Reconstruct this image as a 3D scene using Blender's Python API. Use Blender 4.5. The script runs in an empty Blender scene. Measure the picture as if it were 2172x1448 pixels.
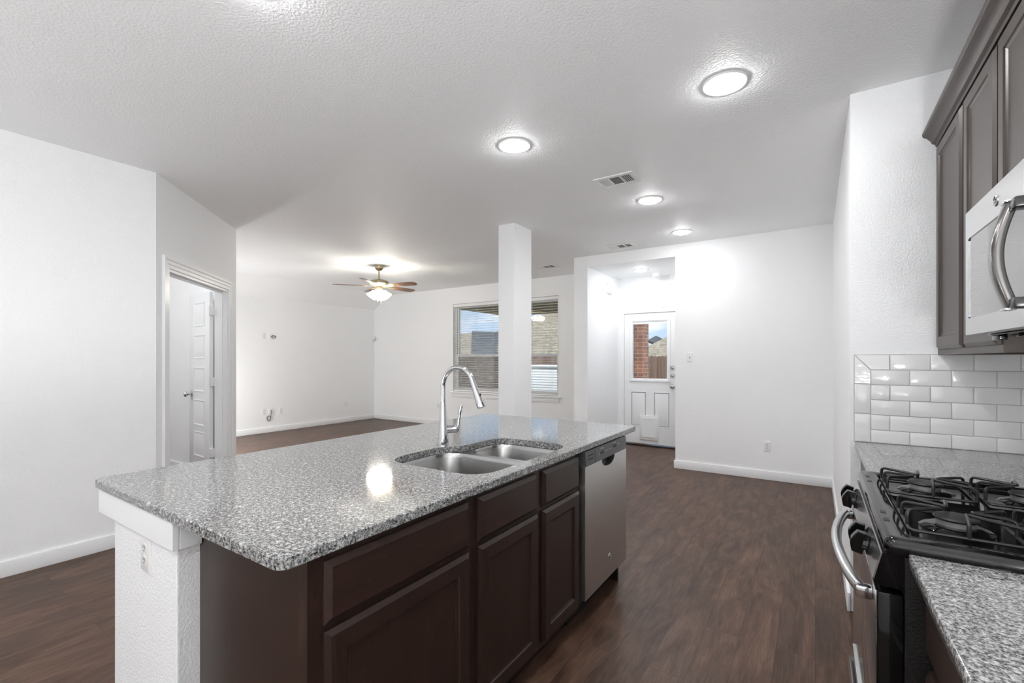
import bpy, bmesh, math, random
from mathutils import Vector, Matrix
from mathutils.geometry import tessellate_polygon

random.seed(7)
scene = bpy.context.scene
COL = scene.collection
PI = math.pi
R = math.radians

# ------------------------------------------------------------------ camera, world, sun, exposure
cam_data = bpy.data.cameras.new('camera')
cam_data.sensor_width = 36.0
cam_data.lens = 971.4651 / 2172 * 36.0
cam_data.shift_y = 36.9 / 2172
cam_data.clip_start = 0.02
cam_data.clip_end = 300
cam = bpy.data.objects.new('camera', cam_data)
COL.objects.link(cam)
cam.location = (0, 0, 1.3367)
cam.rotation_euler = (R(90), 0, 0.5849)
scene.camera = cam

scene.view_settings.view_transform = 'Standard'
scene.view_settings.look = 'None'
scene.view_settings.gamma = 1.0
scene.view_settings.use_curve_mapping = False
scene.view_settings.exposure = 0.44
cy = scene.cycles
cy.max_bounces = 14
cy.diffuse_bounces = 12
cy.glossy_bounces = 6
cy.transparent_max_bounces = 14
cy.transmission_bounces = 6
cy.caustics_reflective = False
cy.caustics_refractive = False
cy.sample_clamp_indirect = 6.0
cy.use_denoising = True

LAMP = 112.0         # emission of the recessed lamp lenses
FANLAMP = 50.0
SKY = 0.9

world = bpy.data.worlds.new('sky')
scene.world = world
world.use_nodes = True
wn, wl = world.node_tree.nodes, world.node_tree.links
wn.clear()
w_out = wn.new('ShaderNodeOutputWorld')
w_bg = wn.new('ShaderNodeBackground')
w_tc = wn.new('ShaderNodeTexCoord')
w_sep = wn.new('ShaderNodeSeparateXYZ')
w_ramp = wn.new('ShaderNodeValToRGB')
w_ramp.color_ramp.elements[0].position = 0.0
w_ramp.color_ramp.elements[0].color = (0.62, 0.76, 0.95, 1)
w_ramp.color_ramp.elements[1].position = 0.35
w_ramp.color_ramp.elements[1].color = (0.30, 0.52, 0.88, 1)
w_map = wn.new('ShaderNodeMapping')
w_map.inputs['Scale'].default_value = (5, 5, 14)
w_noise = wn.new('ShaderNodeTexNoise')
w_noise.inputs['Scale'].default_value = 1.0
w_noise.inputs['Detail'].default_value = 5
w_cr = wn.new('ShaderNodeValToRGB')
w_cr.color_ramp.elements[0].position = 0.50
w_cr.color_ramp.elements[1].position = 0.62
w_mix = wn.new('ShaderNodeMixRGB')
w_mix.inputs['Color2'].default_value = (1.0, 1.0, 1.0, 1)
wl.new(w_tc.outputs['Generated'], w_sep.inputs[0])
wl.new(w_sep.outputs['Z'], w_ramp.inputs[0])
wl.new(w_tc.outputs['Generated'], w_map.inputs[0])
wl.new(w_map.outputs[0], w_noise.inputs['Vector'])
wl.new(w_noise.outputs['Fac'], w_cr.inputs[0])
wl.new(w_cr.outputs['Color'], w_mix.inputs['Fac'])
wl.new(w_ramp.outputs['Color'], w_mix.inputs['Color1'])
wl.new(w_mix.outputs[0], w_bg.inputs['Color'])
w_bg.inputs['Strength'].default_value = SKY
wl.new(w_bg.outputs[0], w_out.inputs[0])

sun_d = bpy.data.lights.new('sun', 'SUN')
sun_d.energy = 4.2
sun_d.angle = R(0.6)
sun = bpy.data.objects.new('sun', sun_d)
COL.objects.link(sun)
sun.rotation_euler = Vector((-0.45, 0.36, -0.82)).to_track_quat('-Z', 'Y').to_euler()


# ------------------------------------------------------------------ materials
def mat_new(name):
    m = bpy.data.materials.new(name)
    m.use_nodes = True
    nt = m.node_tree
    b = nt.nodes['Principled BSDF']
    return m, nt, b


def simple(name, col, rough=0.5, metal=0.0, spec=0.5, coat=0.0, emit=None, es=0.0):
    m, nt, b = mat_new(name)
    b.inputs['Base Color'].default_value = (*col, 1)
    b.inputs['Roughness'].default_value = rough
    b.inputs['Metallic'].default_value = metal
    b.inputs['Specular IOR Level'].default_value = spec
    b.inputs['Coat Weight'].default_value = coat
    if emit:
        b.inputs['Emission Color'].default_value = (*emit, 1)
        b.inputs['Emission Strength'].default_value = es
        m.cycles.emission_sampling = 'FRONT'
    return m


def coords(nt, scale=(1, 1, 1), src='Object'):
    tc = nt.nodes.new('ShaderNodeTexCoord')
    mp = nt.nodes.new('ShaderNodeMapping')
    mp.inputs['Scale'].default_value = scale
    nt.links.new(tc.outputs[src], mp.inputs[0])
    return mp.outputs[0]


def noise(nt, vec, scale, detail=2, rough=0.5, dist=0.0):
    n = nt.nodes.new('ShaderNodeTexNoise')
    n.inputs['Scale'].default_value = scale
    n.inputs['Detail'].default_value = detail
    n.inputs['Roughness'].default_value = rough
    n.inputs['Distortion'].default_value = dist
    nt.links.new(vec, n.inputs['Vector'])
    return n.outputs['Fac']


def ramp(nt, fac, stops):
    r = nt.nodes.new('ShaderNodeValToRGB')
    el = r.color_ramp.elements
    while len(el) < len(stops):
        el.new(0.5)
    for e, (p, c) in zip(el, stops):
        e.position = p
        e.color = (*c, 1) if len(c) == 3 else c
    nt.links.new(fac, r.inputs[0])
    return r.outputs['Color']


def bump(nt, b, height, strength, dist):
    n = nt.nodes.new('ShaderNodeBump')
    n.inputs['Strength'].default_value = strength
    n.inputs['Distance'].default_value = dist
    nt.links.new(height, n.inputs['Height'])
    nt.links.new(n.outputs[0], b.inputs['Normal'])


def mixrgb(nt, fac, a, bcol, mode='MIX'):
    n = nt.nodes.new('ShaderNodeMixRGB')
    n.blend_type = mode
    for key, v in (('Fac', fac), ('Color1', a), ('Color2', bcol)):
        if isinstance(v, (int, float)):
            n.inputs[key].default_value = v
        elif isinstance(v, tuple):
            n.inputs[key].default_value = (*v, 1)
        else:
            nt.links.new(v, n.inputs[key])
    return n.outputs[0]


def textured_paint(name, col, scale, strength, dist, rough=0.55):
    m, nt, b = mat_new(name)
    b.inputs['Base Color'].default_value = (*col, 1)
    b.inputs['Roughness'].default_value = rough
    b.inputs['Specular IOR Level'].default_value = 0.3
    v = coords(nt)
    h = noise(nt, v, scale, 2.0, 0.5, 0.0)
    h2 = ramp(nt, h, [(0.38, (0, 0, 0)), (0.62, (1, 1, 1))])
    bump(nt, b, h2, strength, dist)
    return m


M = {}
M['wall'] = textured_paint('wall_paint', (0.89, 0.90, 0.908), 140, 0.30, 0.0035)
M['ceiling'] = textured_paint('ceiling_paint', (0.92, 0.93, 0.936), 80, 0.27, 0.005, 0.6)
M['trim'] = simple('trim_paint', (0.86, 0.87, 0.88), 0.3)
M['plastic'] = simple('white_plastic', (0.82, 0.82, 0.81), 0.3)
M['slot'] = simple('slot_dark', (0.03, 0.03, 0.03), 0.6)
M['grey_slot'] = simple('vent_shadow_grey', (0.10, 0.10, 0.10), 0.7)
M['black_gloss'] = simple('black_enamel', (0.004, 0.004, 0.0045), 0.07, 0, 0.38, 0.0)
M['black_plastic'] = simple('black_plastic', (0.012, 0.012, 0.013), 0.25)
M['black_glass'] = simple('oven_glass', (0.012, 0.012, 0.012), 0.03, 0, 0.9, 1.0)
M['cast_iron'] = simple('grate_iron', (0.012, 0.012, 0.013), 0.33)
M['burner_cap'] = simple('burner_cap', (0.008, 0.008, 0.008), 0.45)
M['aluminium'] = simple('burner_aluminium', (0.45, 0.44, 0.43), 0.45, 0.9)
M['chrome'] = simple('chrome', (0.62, 0.62, 0.64), 0.06, 1.0)
M['nickel'] = simple('satin_nickel', (0.55, 0.55, 0.56), 0.22, 1.0)
M['antique_brass'] = simple('antique_brass', (0.42, 0.36, 0.24), 0.3, 0.9)
M['dw_panel'] = simple('dishwasher_control_grey', (0.085, 0.085, 0.09), 0.35, 0.3)
M['print_grey'] = simple('printed_light_grey', (0.5, 0.5, 0.5), 0.5)
M['handle_steel'] = simple('dark_polished_steel', (0.20, 0.193, 0.187), 0.18, 1.0)
M['toe'] = simple('toe_kick_black', (0.010, 0.008, 0.007), 0.5)
M['cable'] = simple('cable_black', (0.03, 0.03, 0.03), 0.5)
M['cable_white'] = simple('cable_grey', (0.55, 0.55, 0.55), 0.5)
M['lens'] = simple('lamp_lens', (1, 1, 1), 0.4, 0, 0.5, 0, (0.985, 0.99, 1.0), LAMP)
M['lens_dim'] = simple('lamp_lens_dimmed', (1, 1, 1), 0.4, 0, 0.5, 0, (0.985, 0.99, 1.0), LAMP * .78)
M['shade_glass'] = simple('lit_shade_glass', (1, 1, 1), 0.3, 0, 0.5, 0, (1.0, 0.95, 0.84), FANLAMP)
M['grout'] = simple('grout_grey', (0.52, 0.52, 0.51), 0.8)
M['cord'] = simple('blind_cord', (0.6, 0.6, 0.58), 0.7)
M['raw_wood'] = simple('raw_wood_edge', (0.35, 0.20, 0.10), 0.5)
M['soffit'] = simple('stained_soffit', (0.30, 0.225, 0.105), 0.7)
M['concrete'] = simple('concrete', (0.45, 0.44, 0.42), 0.8)
M['lawn'] = simple('lawn_green', (0.12, 0.15, 0.06), 0.9)
M['roof_dark'] = simple('dark_grey_shingle', (0.045, 0.053, 0.06), 0.9)  # also carries the shade of the tan roof's turned-away slope in its colour
M['white_resin'] = simple('white_resin', (0.8, 0.8, 0.78), 0.5)

# stainless steels
def stainless(name, col, rough, stretch):
    m, nt, b = mat_new(name)
    b.inputs['Metallic'].default_value = 1.0
    v = coords(nt, stretch)
    n = noise(nt, v, 1.0, 3)
    nt.links.new(ramp(nt, n, [(0.3, tuple(c * 0.965 for c in col)), (0.7, col)]), b.inputs['Base Color'])
    rr = ramp(nt, n, [(0.3, (rough * 0.95,) * 3), (0.7, (rough * 1.05,) * 3)])
    nt.links.new(rr, b.inputs['Roughness'])
    bump(nt, b, n, 0.02, 0.0005)
    return m
M['steel_v'] = stainless('stainless_vertical', (0.70, 0.695, 0.68), 0.30, (160, 160, 4))
M['steel_h'] = stainless('stainless_horizontal', (0.60, 0.60, 0.60), 0.24, (160, 4, 160))
M['steel_sink'] = simple('stainless_sink', (0.42, 0.415, 0.41), 0.24, 1.0)

# espresso cabinet wood
def espresso(name, c1, c2, axis):
    m, nt, b = mat_new(name)
    sc = {'z': (55, 55, 3.2), 'y': (55, 3.2, 55)}[axis]
    v = coords(nt, sc)
    n1 = noise(nt, v, 1.0, 4, 0.6, 0.6)
    sc2 = {'z': (9, 9, 1.4), 'y': (9, 1.4, 9)}[axis]
    v2 = coords(nt, sc2)
    n2 = noise(nt, v2, 1.0, 1, 0.5, 1.2)
    w = nt.nodes.new('ShaderNodeMath')
    w.operation = 'MULTIPLY'
    w.inputs[1].default_value = 9.0
    nt.links.new(n2, w.inputs[0])
    fr = nt.nodes.new('ShaderNodeMath')
    fr.operation = 'FRACT'
    nt.links.new(w.outputs[0], fr.inputs[0])
    lines = ramp(nt, fr.outputs[0], [(0.0, (1, 1, 1)), (0.09, (0, 0, 0)), (1.0, (0, 0, 0))])
    base = ramp(nt, n1, [(0.3, c1), (0.75, c2)])
    lt = mixrgb(nt, 0.35, base, tuple(min(1, c * 2.6) for c in c2))
    nt.links.new(mixrgb(nt, lines, base, lt), b.inputs['Base Color'])
    b.inputs['Roughness'].default_value = 0.38
    b.inputs['Specular IOR Level'].default_value = 0.5
    b.inputs['Specular Tint'].default_value = (1.0, 0.92, 0.86, 1)
    b.inputs['Coat Weight'].default_value = 0.2
    b.inputs['Coat Tint'].default_value = (1.0, 0.94, 0.90, 1)
    b.inputs['Coat Roughness'].default_value = 0.34
    return m
M['wood_v'] = espresso('espresso_wood_vertical', (0.014, 0.0075, 0.0058), (0.025, 0.0135, 0.0105), 'z')
M['wood_h'] = espresso('espresso_wood_horizontal', (0.016, 0.0082, 0.0064), (0.029, 0.0155, 0.012), 'y')
M['blade'] = simple('walnut_blade', (0.13, 0.065, 0.03), 0.4)

# granite
def granite(name):
    m, nt, b = mat_new(name)
    v = coords(nt)
    n1 = noise(nt, v, 95, 3, 0.65, 0.3)
    n2 = noise(nt, v, 230, 2, 0.6)
    n3 = noise(nt, v, 38, 2, 0.5)
    c1 = ramp(nt, n1, [(0.39, (0.014, 0.014, 0.015)), (0.475, (0.10, 0.10, 0.10)), (0.555, (0.295, 0.295, 0.29)), (0.69, (0.57, 0.57, 0.56))])
    c2 = ramp(nt, n2, [(0.41, (0.015, 0.015, 0.015)), (0.515, (0.275, 0.275, 0.275)), (0.645, (0.61, 0.61, 0.60))])
    mx = mixrgb(nt, 0.45, c1, c2)
    fl = ramp(nt, n3, [(0.66, (0, 0, 0)), (0.70, (1, 1, 1))])
    nt.links.new(mixrgb(nt, fl, mx, (0.44, 0.44, 0.43)), b.inputs['Base Color'])
    b.inputs['Roughness'].default_value = 0.07
    b.inputs['Specular IOR Level'].default_value = 0.55
    return m
M['granite'] = granite('speckled_granite')

# vinyl plank floor: planks run along Y
def planks():
    m, nt, b = mat_new('vinyl_plank_floor')
    tc = nt.nodes.new('ShaderNodeTexCoord')
    sep = nt.nodes.new('ShaderNodeSeparateXYZ')
    cmb = nt.nodes.new('ShaderNodeCombineXYZ')
    nt.links.new(tc.outputs['Object'], sep.inputs[0])
    nt.links.new(sep.outputs['Y'], cmb.inputs['X'])
    nt.links.new(sep.outputs['X'], cmb.inputs['Y'])
    br = nt.nodes.new('ShaderNodeTexBrick')
    br.offset = 0.37
    br.offset_frequency = 2
    br.inputs['Scale'].default_value = 1.0
    br.inputs['Brick Width'].default_value = 1.22
    br.inputs['Row Height'].default_value = 0.152
    br.inputs['Mortar Size'].default_value = 0.0011
    br.inputs['Color1'].default_value = (0, 0, 0, 1)
    br.inputs['Color2'].default_value = (1, 1, 1, 1)
    br.inputs['Mortar'].default_value = (0.4, 0.4, 0.4, 1)
    nt.links.new(cmb.outputs[0], br.inputs['Vector'])
    # each plank samples its own piece of grain
    mad = nt.nodes.new('ShaderNodeVectorMath')
    mad.operation = 'MULTIPLY_ADD'
    nt.links.new(br.outputs['Color'], mad.inputs[0])
    mad.inputs[1].default_value = (7.3, 3.1, 0)
    nt.links.new(cmb.outputs[0], mad.inputs[2])
    mp = nt.nodes.new('ShaderNodeMapping')
    mp.inputs['Scale'].default_value = (2.6, 30, 1)
    nt.links.new(mad.outputs[0], mp.inputs[0])
    g1 = noise(nt, mp.outputs[0], 1.0, 5, 0.62, 0.9)
    mp2 = nt.nodes.new('ShaderNodeMapping')
    mp2.inputs['Scale'].default_value = (2.2, 7, 1)
    nt.links.new(mad.outputs[0], mp2.inputs[0])
    g2 = noise(nt, mp2.outputs[0], 1.0, 3, 0.6, 1.2)
    mp3 = nt.nodes.new('ShaderNodeMapping')
    mp3.inputs['Scale'].default_value = (9, 240, 1)
    nt.links.new(mad.outputs[0], mp3.inputs[0])
    g3 = noise(nt, mp3.outputs[0], 1.0, 2, 0.5)
    c1 = ramp(nt, g1, [(0.25, (0.042, 0.023, 0.0155)), (0.5, (0.094, 0.053, 0.036)), (0.78, (0.165, 0.100, 0.069))])
    c2 = ramp(nt, g2, [(0.34, (0.036, 0.020, 0.014)), (0.5, (0.096, 0.056, 0.039)), (0.68, (0.185, 0.112, 0.077))])
    mx = mixrgb(nt, 0.5, c1, c2)
    fine = ramp(nt, g3, [(0.35, (0.72, 0.72, 0.72)), (0.65, (1.1, 1.1, 1.1))])
    mx = mixrgb(nt, 1.0, mx, fine, 'MULTIPLY')
    tone = ramp(nt, br.outputs['Color'], [(0, (0.88, 0.86, 0.85)), (1, (1.12, 1.06, 1.02))])
    mx = mixrgb(nt, 1.0, mx, tone, 'MULTIPLY')
    seam = mixrgb(nt, br.outputs['Fac'], mx, (0.035, 0.021, 0.016))
    nt.links.new(seam, b.inputs['Base Color'])
    b.inputs['Roughness'].default_value = 0.40
    b.inputs['Specular IOR Level'].default_value = 0.22
    bump(nt, b, g3, 0.25, 0.0012)
    return m
M['floor'] = planks()

# wavy glazed tile
def tile():
    m, nt, b = mat_new('glazed_white_tile')
    b.inputs['Base Color'].default_value = (0.80, 0.80, 0.80, 1)
    b.inputs['Roughness'].default_value = 0.10
    v = coords(nt)
    bump(nt, b, noise(nt, v, 28, 2), 0.18, 0.006)
    return m
M['tile'] = tile()

def black_textured():
    m, nt, b = mat_new('black_pebbled_side')
    b.inputs['Base Color'].default_value = (0.012, 0.012, 0.012, 1)
    b.inputs['Roughness'].default_value = 0.35
    bump(nt, b, noise(nt, coords(nt), 220, 2), 0.5, 0.002)
    return m
M['black_side'] = black_textured()

def glass_pane():
    m, nt, b = mat_new('window_glass')
    nt.nodes.remove(b)
    out = nt.nodes['Material Output']
    tr = nt.nodes.new('ShaderNodeBsdfTransparent')
    tr.inputs[0].default_value = (0.94, 0.96, 0.96, 1)
    gl = nt.nodes.new('ShaderNodeBsdfGlossy')
    gl.inputs['Roughness'].default_value = 0.01
    fr = nt.nodes.new('ShaderNodeFresnel')
    fr.inputs['IOR'].default_value = 1.5
    mx = nt.nodes.new('ShaderNodeMixShader')
    nt.links.new(fr.outputs[0], mx.inputs[0])
    nt.links.new(tr.outputs[0], mx.inputs[1])
    nt.links.new(gl.outputs[0], mx.inputs[2])
    nt.links.new(mx.outputs[0], out.inputs['Surface'])
    return m
M['glass'] = glass_pane()

def screen_mat():
    m, nt, b = mat_new('insect_screen')
    nt.nodes.remove(b)
    tr = nt.nodes.new('ShaderNodeBsdfTransparent')
    tr.inputs[0].default_value = (0.58, 0.58, 0.58, 1)
    nt.links.new(tr.outputs[0], nt.nodes['Material Output'].inputs['Surface'])
    return m
M['screen'] = screen_mat()

def brick_mat(name, c1, c2, mortar, w, h, plane):
    m, nt, b = mat_new(name)
    tc = nt.nodes.new('ShaderNodeTexCoord')
    sep = nt.nodes.new('ShaderNodeSeparateXYZ')
    cmb = nt.nodes.new('ShaderNodeCombineXYZ')
    nt.links.new(tc.outputs['Object'], sep.inputs[0])
    add = nt.nodes.new('ShaderNodeMath')
    nt.links.new(sep.outputs['X'], add.inputs[0])
    nt.links.new(sep.outputs['Y'], add.inputs[1])
    nt.links.new(add.outputs[0], cmb.inputs['X'])
    nt.links.new(sep.outputs['Z'], cmb.inputs['Y'])
    br = nt.nodes.new('ShaderNodeTexBrick')
    br.inputs['Scale'].default_value = 1
    br.inputs['Brick Width'].default_value = w
    br.inputs['Row Height'].default_value = h
    br.inputs['Mortar Size'].default_value = h * 0.07
    br.inputs['Color1'].default_value = (*c1, 1)
    br.inputs['Color2'].default_value = (*c2, 1)
    br.inputs['Mortar'].default_value = (*mortar, 1)
    nt.links.new(cmb.outputs[0], br.inputs['Vector'])
    n = noise(nt, coords(nt), 6, 3)
    v = ramp(nt, n, [(0.3, (0.7, 0.7, 0.7)), (0.7, (1.2, 1.2, 1.2))])
    nt.links.new(mixrgb(nt, 1.0, br.outputs['Color'], v, 'MULTIPLY'), b.inputs['Base Color'])
    b.inputs['Roughness'].default_value = 0.85
    return m
M['brick'] = brick_mat('red_brick', (0.36, 0.135, 0.075), (0.17, 0.075, 0.055), (0.46, 0.38, 0.28), 0.203, 0.075, 'xz')
M['brick_tan'] = brick_mat('tan_brick', (0.42, 0.36, 0.28), (0.35, 0.30, 0.23), (0.5, 0.46, 0.4), 0.203, 0.075, 'xz')
M['roof_tan'] = brick_mat('tan_shingle', (0.36, 0.30, 0.215), (0.24, 0.195, 0.14), (0.17, 0.14, 0.10), 0.30, 0.10, 'xz')

def cedar():
    m, nt, b = mat_new('weathered_cedar')
    n = noise(nt, coords(nt, (7.2, 7.2, 0.25)), 1.0, 3, 0.6)
    nt.links.new(ramp(nt, n, [(0.3, (0.10, 0.045, 0.028)), (0.5, (0.20, 0.105, 0.07)), (0.7, (0.26, 0.17, 0.125))]), b.inputs['Base Color'])
    b.inputs['Roughness'].default_value = 0.85
    return m
M['cedar'] = cedar()


# ------------------------------------------------------------------ mesh building
class MB:
    """Collects shapes in world (or thing-local) coordinates; off is subtracted on build."""
    def __init__(self, off=(0, 0, 0)):
        self.v, self.f = [], []
        self.off = Vector(off)

    def add(self, verts, faces):
        n = len(self.v)
        self.v += [Vector(p) for p in verts]
        self.f += [tuple(i + n for i in f) for f in faces]

    def from_bm(self, bm):
        bm.verts.index_update()
        self.add([v.co.copy() for v in bm.verts], [tuple(v.index for v in f.verts) for f in bm.faces])
        bm.free()

    def box(self, x0, x1, y0, y1, z0, z1, b=0.0, seg=2):
        bm = bmesh.new()
        vs = [bm.verts.new((x, y, z)) for x in (x0, x1) for y in (y0, y1) for z in (z0, z1)]
        for q in ((0, 1, 3, 2), (4, 6, 7, 5), (0, 4, 5, 1), (2, 3, 7, 6), (0, 2, 6, 4), (1, 5, 7, 3)):
            bm.faces.new([vs[i] for i in q])
        bmesh.ops.recalc_face_normals(bm, faces=bm.faces)
        if b > 0:
            bmesh.ops.bevel(bm, geom=list(bm.edges), offset=b, segments=seg, affect='EDGES', profile=0.5)
        self.from_bm(bm)
        return self

    def loft(self, loops, cap0=True, cap1=True, closed=True):
        n = len(loops[0])
        vs = [p for L in loops for p in L]
        fs = []
        for k in range(len(loops) - 1):
            for i in range(n if closed else n - 1):
                j = (i + 1) % n
                fs.append((k * n + i, k * n + j, (k + 1) * n + j, (k + 1) * n + i))
        if cap0:
            fs.append(tuple(reversed(range(n))))
        if cap1:
            fs.append(tuple((len(loops) - 1) * n + i for i in range(n)))
        self.add(vs, fs)
        return self

    def prism(self, poly, axis, a, b):
        """poly: 2-D points; axis: the axis it is extruded along ('x': (y,z), 'y': (x,z), 'z': (x,y))."""
        def P(p, t):
            return {'x': (t, p[0], p[1]), 'y': (p[0], t, p[1]), 'z': (p[0], p[1], t)}[axis]
        return self.loft([[P(p, a) for p in poly], [P(p, b) for p in poly]])

    def plate(self, outer, holes, f0, f1):
        """flat plate with holes; f0/f1 map a 2-D point to the two faces."""
        rings = [outer] + holes
        flat = [p for r_ in rings for p in r_]
        tris = tessellate_polygon([[Vector((p[0], p[1], 0)) for p in r_] for r_ in rings])
        n = len(flat)
        vs = [f0(p) for p in flat] + [f1(p) for p in flat]
        fs = [tuple(t) for t in tris] + [tuple(n + i for i in reversed(t)) for t in tris]
        k = 0
        for r_ in rings:
            m_ = len(r_)
            for i in range(m_):
                j = (i + 1) % m_
                fs.append((k + i, k + j, n + k + j, n + k + i))
            k += m_
        self.add(vs, fs)
        return self

    def tube(self, pts, r, n=12, closed=False, caps=True):
        pts = [Vector(p) for p in pts]
        m_ = len(pts)
        rs = r if isinstance(r, (list, tuple)) else [r] * m_
        loops = []
        up = None
        for i, p in enumerate(pts):
            if closed:
                t = (pts[(i + 1) % m_] - pts[i - 1]).normalized()
            else:
                t = (pts[min(i + 1, m_ - 1)] - pts[max(i - 1, 0)]).normalized()
            if up is None:
                up = Vector((0, 0, 1)) if abs(t.z) < 0.9 else Vector((1, 0, 0))
            a = (up - t * up.dot(t))
            if a.length < 1e-6:
                a = t.orthogonal()
            a.normalize()
            up = a
            b_ = t.cross(a)
            loops.append([p + (a * math.cos(2 * PI * k / n) + b_ * math.sin(2 * PI * k / n)) * rs[i] for k in range(n)])
        if closed:
            vs = [p for L in loops for p in L]
            self.add(vs, [(k * n + i, k * n + (i + 1) % n, ((k + 1) % m_) * n + (i + 1) % n, ((k + 1) % m_) * n + i) for k in range(m_) for i in range(n)])
            return self
        return self.loft(loops, caps, caps)

    def lathe(self, prof, center=(0, 0, 0), axis=(0, 0, 1), n=24, cap0=True, cap1=True):
        q = Vector((0, 0, 1)).rotation_difference(Vector(axis)).to_matrix()
        c = Vector(center)
        loops = [[c + q @ Vector((r_ * math.cos(2 * PI * k / n), r_ * math.sin(2 * PI * k / n), z)) for k in range(n)] for r_, z in prof]
        return self.loft(loops, cap0, cap1)

    def rect_loft(self, o, u, v, nrm, u0, u1, v0, v1, prof, cap0=True):
        """rectangle stepped through (inset, height) pairs along nrm; caps the last."""
        o, u, v, nrm = Vector(o), Vector(u), Vector(v), Vector(nrm)
        loops = []
        for ins, h in prof:
            loops.append([o + u * a + v * b_ + nrm * h for a, b_ in ((u0 + ins, v0 + ins), (u1 - ins, v0 + ins), (u1 - ins, v1 - ins), (u0 + ins, v1 - ins))])
        return self.loft(loops, cap0, True)

    def build(self, name, mat, parent=None, smooth=30, loc=None):
        me = bpy.data.meshes.new(name)
        me.from_pydata([v - self.off for v in self.v], [], self.f)
        bm = bmesh.new()
        bm.from_mesh(me)
        bmesh.ops.recalc_face_normals(bm, faces=bm.faces)
        bm.to_mesh(me)
        bm.free()
        me.materials.append(M[mat])
        if smooth:
            for p in me.polygons:
                p.use_smooth = True
            me.set_sharp_from_angle(angle=R(smooth))
        o = bpy.data.objects.new(name, me)
        COL.objects.link(o)
        if parent is not None:
            o.parent = parent
        elif loc is not None:
            o.location = loc
        elif self.off.length > 0:
            o.location = self.off
        return o


def tag(o, label, cat, group=None):
    o['label'] = label
    o['category'] = cat
    if group:
        o['group'] = group
    return o


def thing(name, label, cat, loc=(0, 0, 0), rz=0.0, group=None):
    o = bpy.data.objects.new(name, None)
    o.empty_display_size = 0.1
    COL.objects.link(o)
    o.location = loc
    o.rotation_euler = (0, 0, rz)
    return tag(o, label, cat, group)


def struct(mb, name, mat, parent=None, smooth=30):
    o = mb.build(name, mat, parent, smooth)
    if parent is None:
        o['kind'] = 'structure'
    return o


def struct_root(name, loc=(0, 0, 0), rz=0.0):
    o = bpy.data.objects.new(name, None)
    o.empty_display_size = 0.1
    COL.objects.link(o)
    o.location = loc
    o.rotation_euler = (0, 0, rz)
    o['kind'] = 'structure'
    return o


def rrect(x0, x1, y0, y1, r, n=6):
    pts = []
    for cx_, cy_, a0 in ((x1 - r, y0 + r, -90), (x1 - r, y1 - r, 0), (x0 + r, y1 - r, 90), (x0 + r, y0 + r, 180)):
        for k in range(n + 1):
            a = R(a0 + 90 * k / n)
            pts.append((cx_ + r * math.cos(a), cy_ + r * math.sin(a)))
    return pts


def fillet(pts, r, n=5, closed=False):
    """round the corners of a 3-D (or 2-D, given z=0) polyline."""
    pts = [Vector(p) for p in pts]
    rr = r if isinstance(r, (list, tuple)) else [r] * len(pts)
    out = []
    m_ = len(pts)
    for i, p in enumerate(pts):
        if not closed and i in (0, m_ - 1):
            out.append(p)
            continue
        a, b_ = pts[i - 1], pts[(i + 1) % m_]
        da, db = (a - p), (b_ - p)
        d = min(rr[i], da.length * 0.49, db.length * 0.49)
        p0, p1 = p + da.normalized() * d, p + db.normalized() * d
        for k in range(n + 1):
            t = k / n
            out.append(p0 * (1 - t) ** 2 + p * 2 * t * (1 - t) + p1 * t * t)
    return out


# ------------------------------------------------------------------ the setting
H = 2.74
XL, XT, YF, YS, YW = -4.147, -8.30, 5.793, 3.02, 6.909
XR, XK = 0.155, 0.81
YB = -2.3
struct(MB().box(XT - .12, XK + .12, YB - .12, 7.06, -0.08, 0.0), 'floor', 'floor', smooth=0)
struct(MB().box(XT - .12, XK + .12, YB - .12, 7.12, H, H + 0.15), 'ceiling', 'ceiling', smooth=0)
# sloped strip of ceiling along the bare living room wall
struct(MB().prism([(XT, 2.436), (-7.80, H), (XT, H)], 'y', 2.49, YW), 'ceiling_slope', 'ceiling', smooth=0)
# left run: plain wall, then the 45 degree wall with the double-door opening
struct(MB().box(XL - .12, XL, YB, 1.397, 0, H), 'wall_left', 'wall', smooth=0)
D0 = Vector((XL, 1.397, 0))
DL = 1.546
S0, S1, DOORH = 0.175, 1.335, 2.05
wd = MB()
for a, b_, z0, z1 in ((0, S0, 0, H), (S1, DL, 0, H), (S0, S1, DOORH, H)):
    wd.box(a, b_, -0.001, 0.12, z0, z1)
o = struct(wd, 'wall_diagonal', 'wall', smooth=0)
o.location = D0
o.rotation_euler = (0, 0, R(135))
struct(MB().box(XT, -5.24, 2.38, 2.49, 0, H), 'wall_living', 'wall', smooth=0)
struct(MB().box(XT - .12, XT, YB, 7.03, 0, H), 'wall_living_left', 'wall', smooth=0)
struct(MB().box(XT, XK, YB - .12, YB, 0, H), 'wall_rear', 'wall', smooth=0)
# window wall with two openings
WX = [(-5.973, -4.865), (-4.740, -3.632)]
WZ0, WZ1 = 0.70, 2.415
ww = MB()
xs = XT
for a, b_ in WX:
    ww.box(xs, a, YW, YW + .14, 0, H)
    ww.box(a, b_, YW, YW + .14, 0, WZ0).box(a, b_, YW, YW + .14, WZ1, H)
    xs = b_
ww.box(xs, -2.80, YW, YW + .14, 0, H)
struct(ww, 'wall_window', 'wall', smooth=0)
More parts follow.
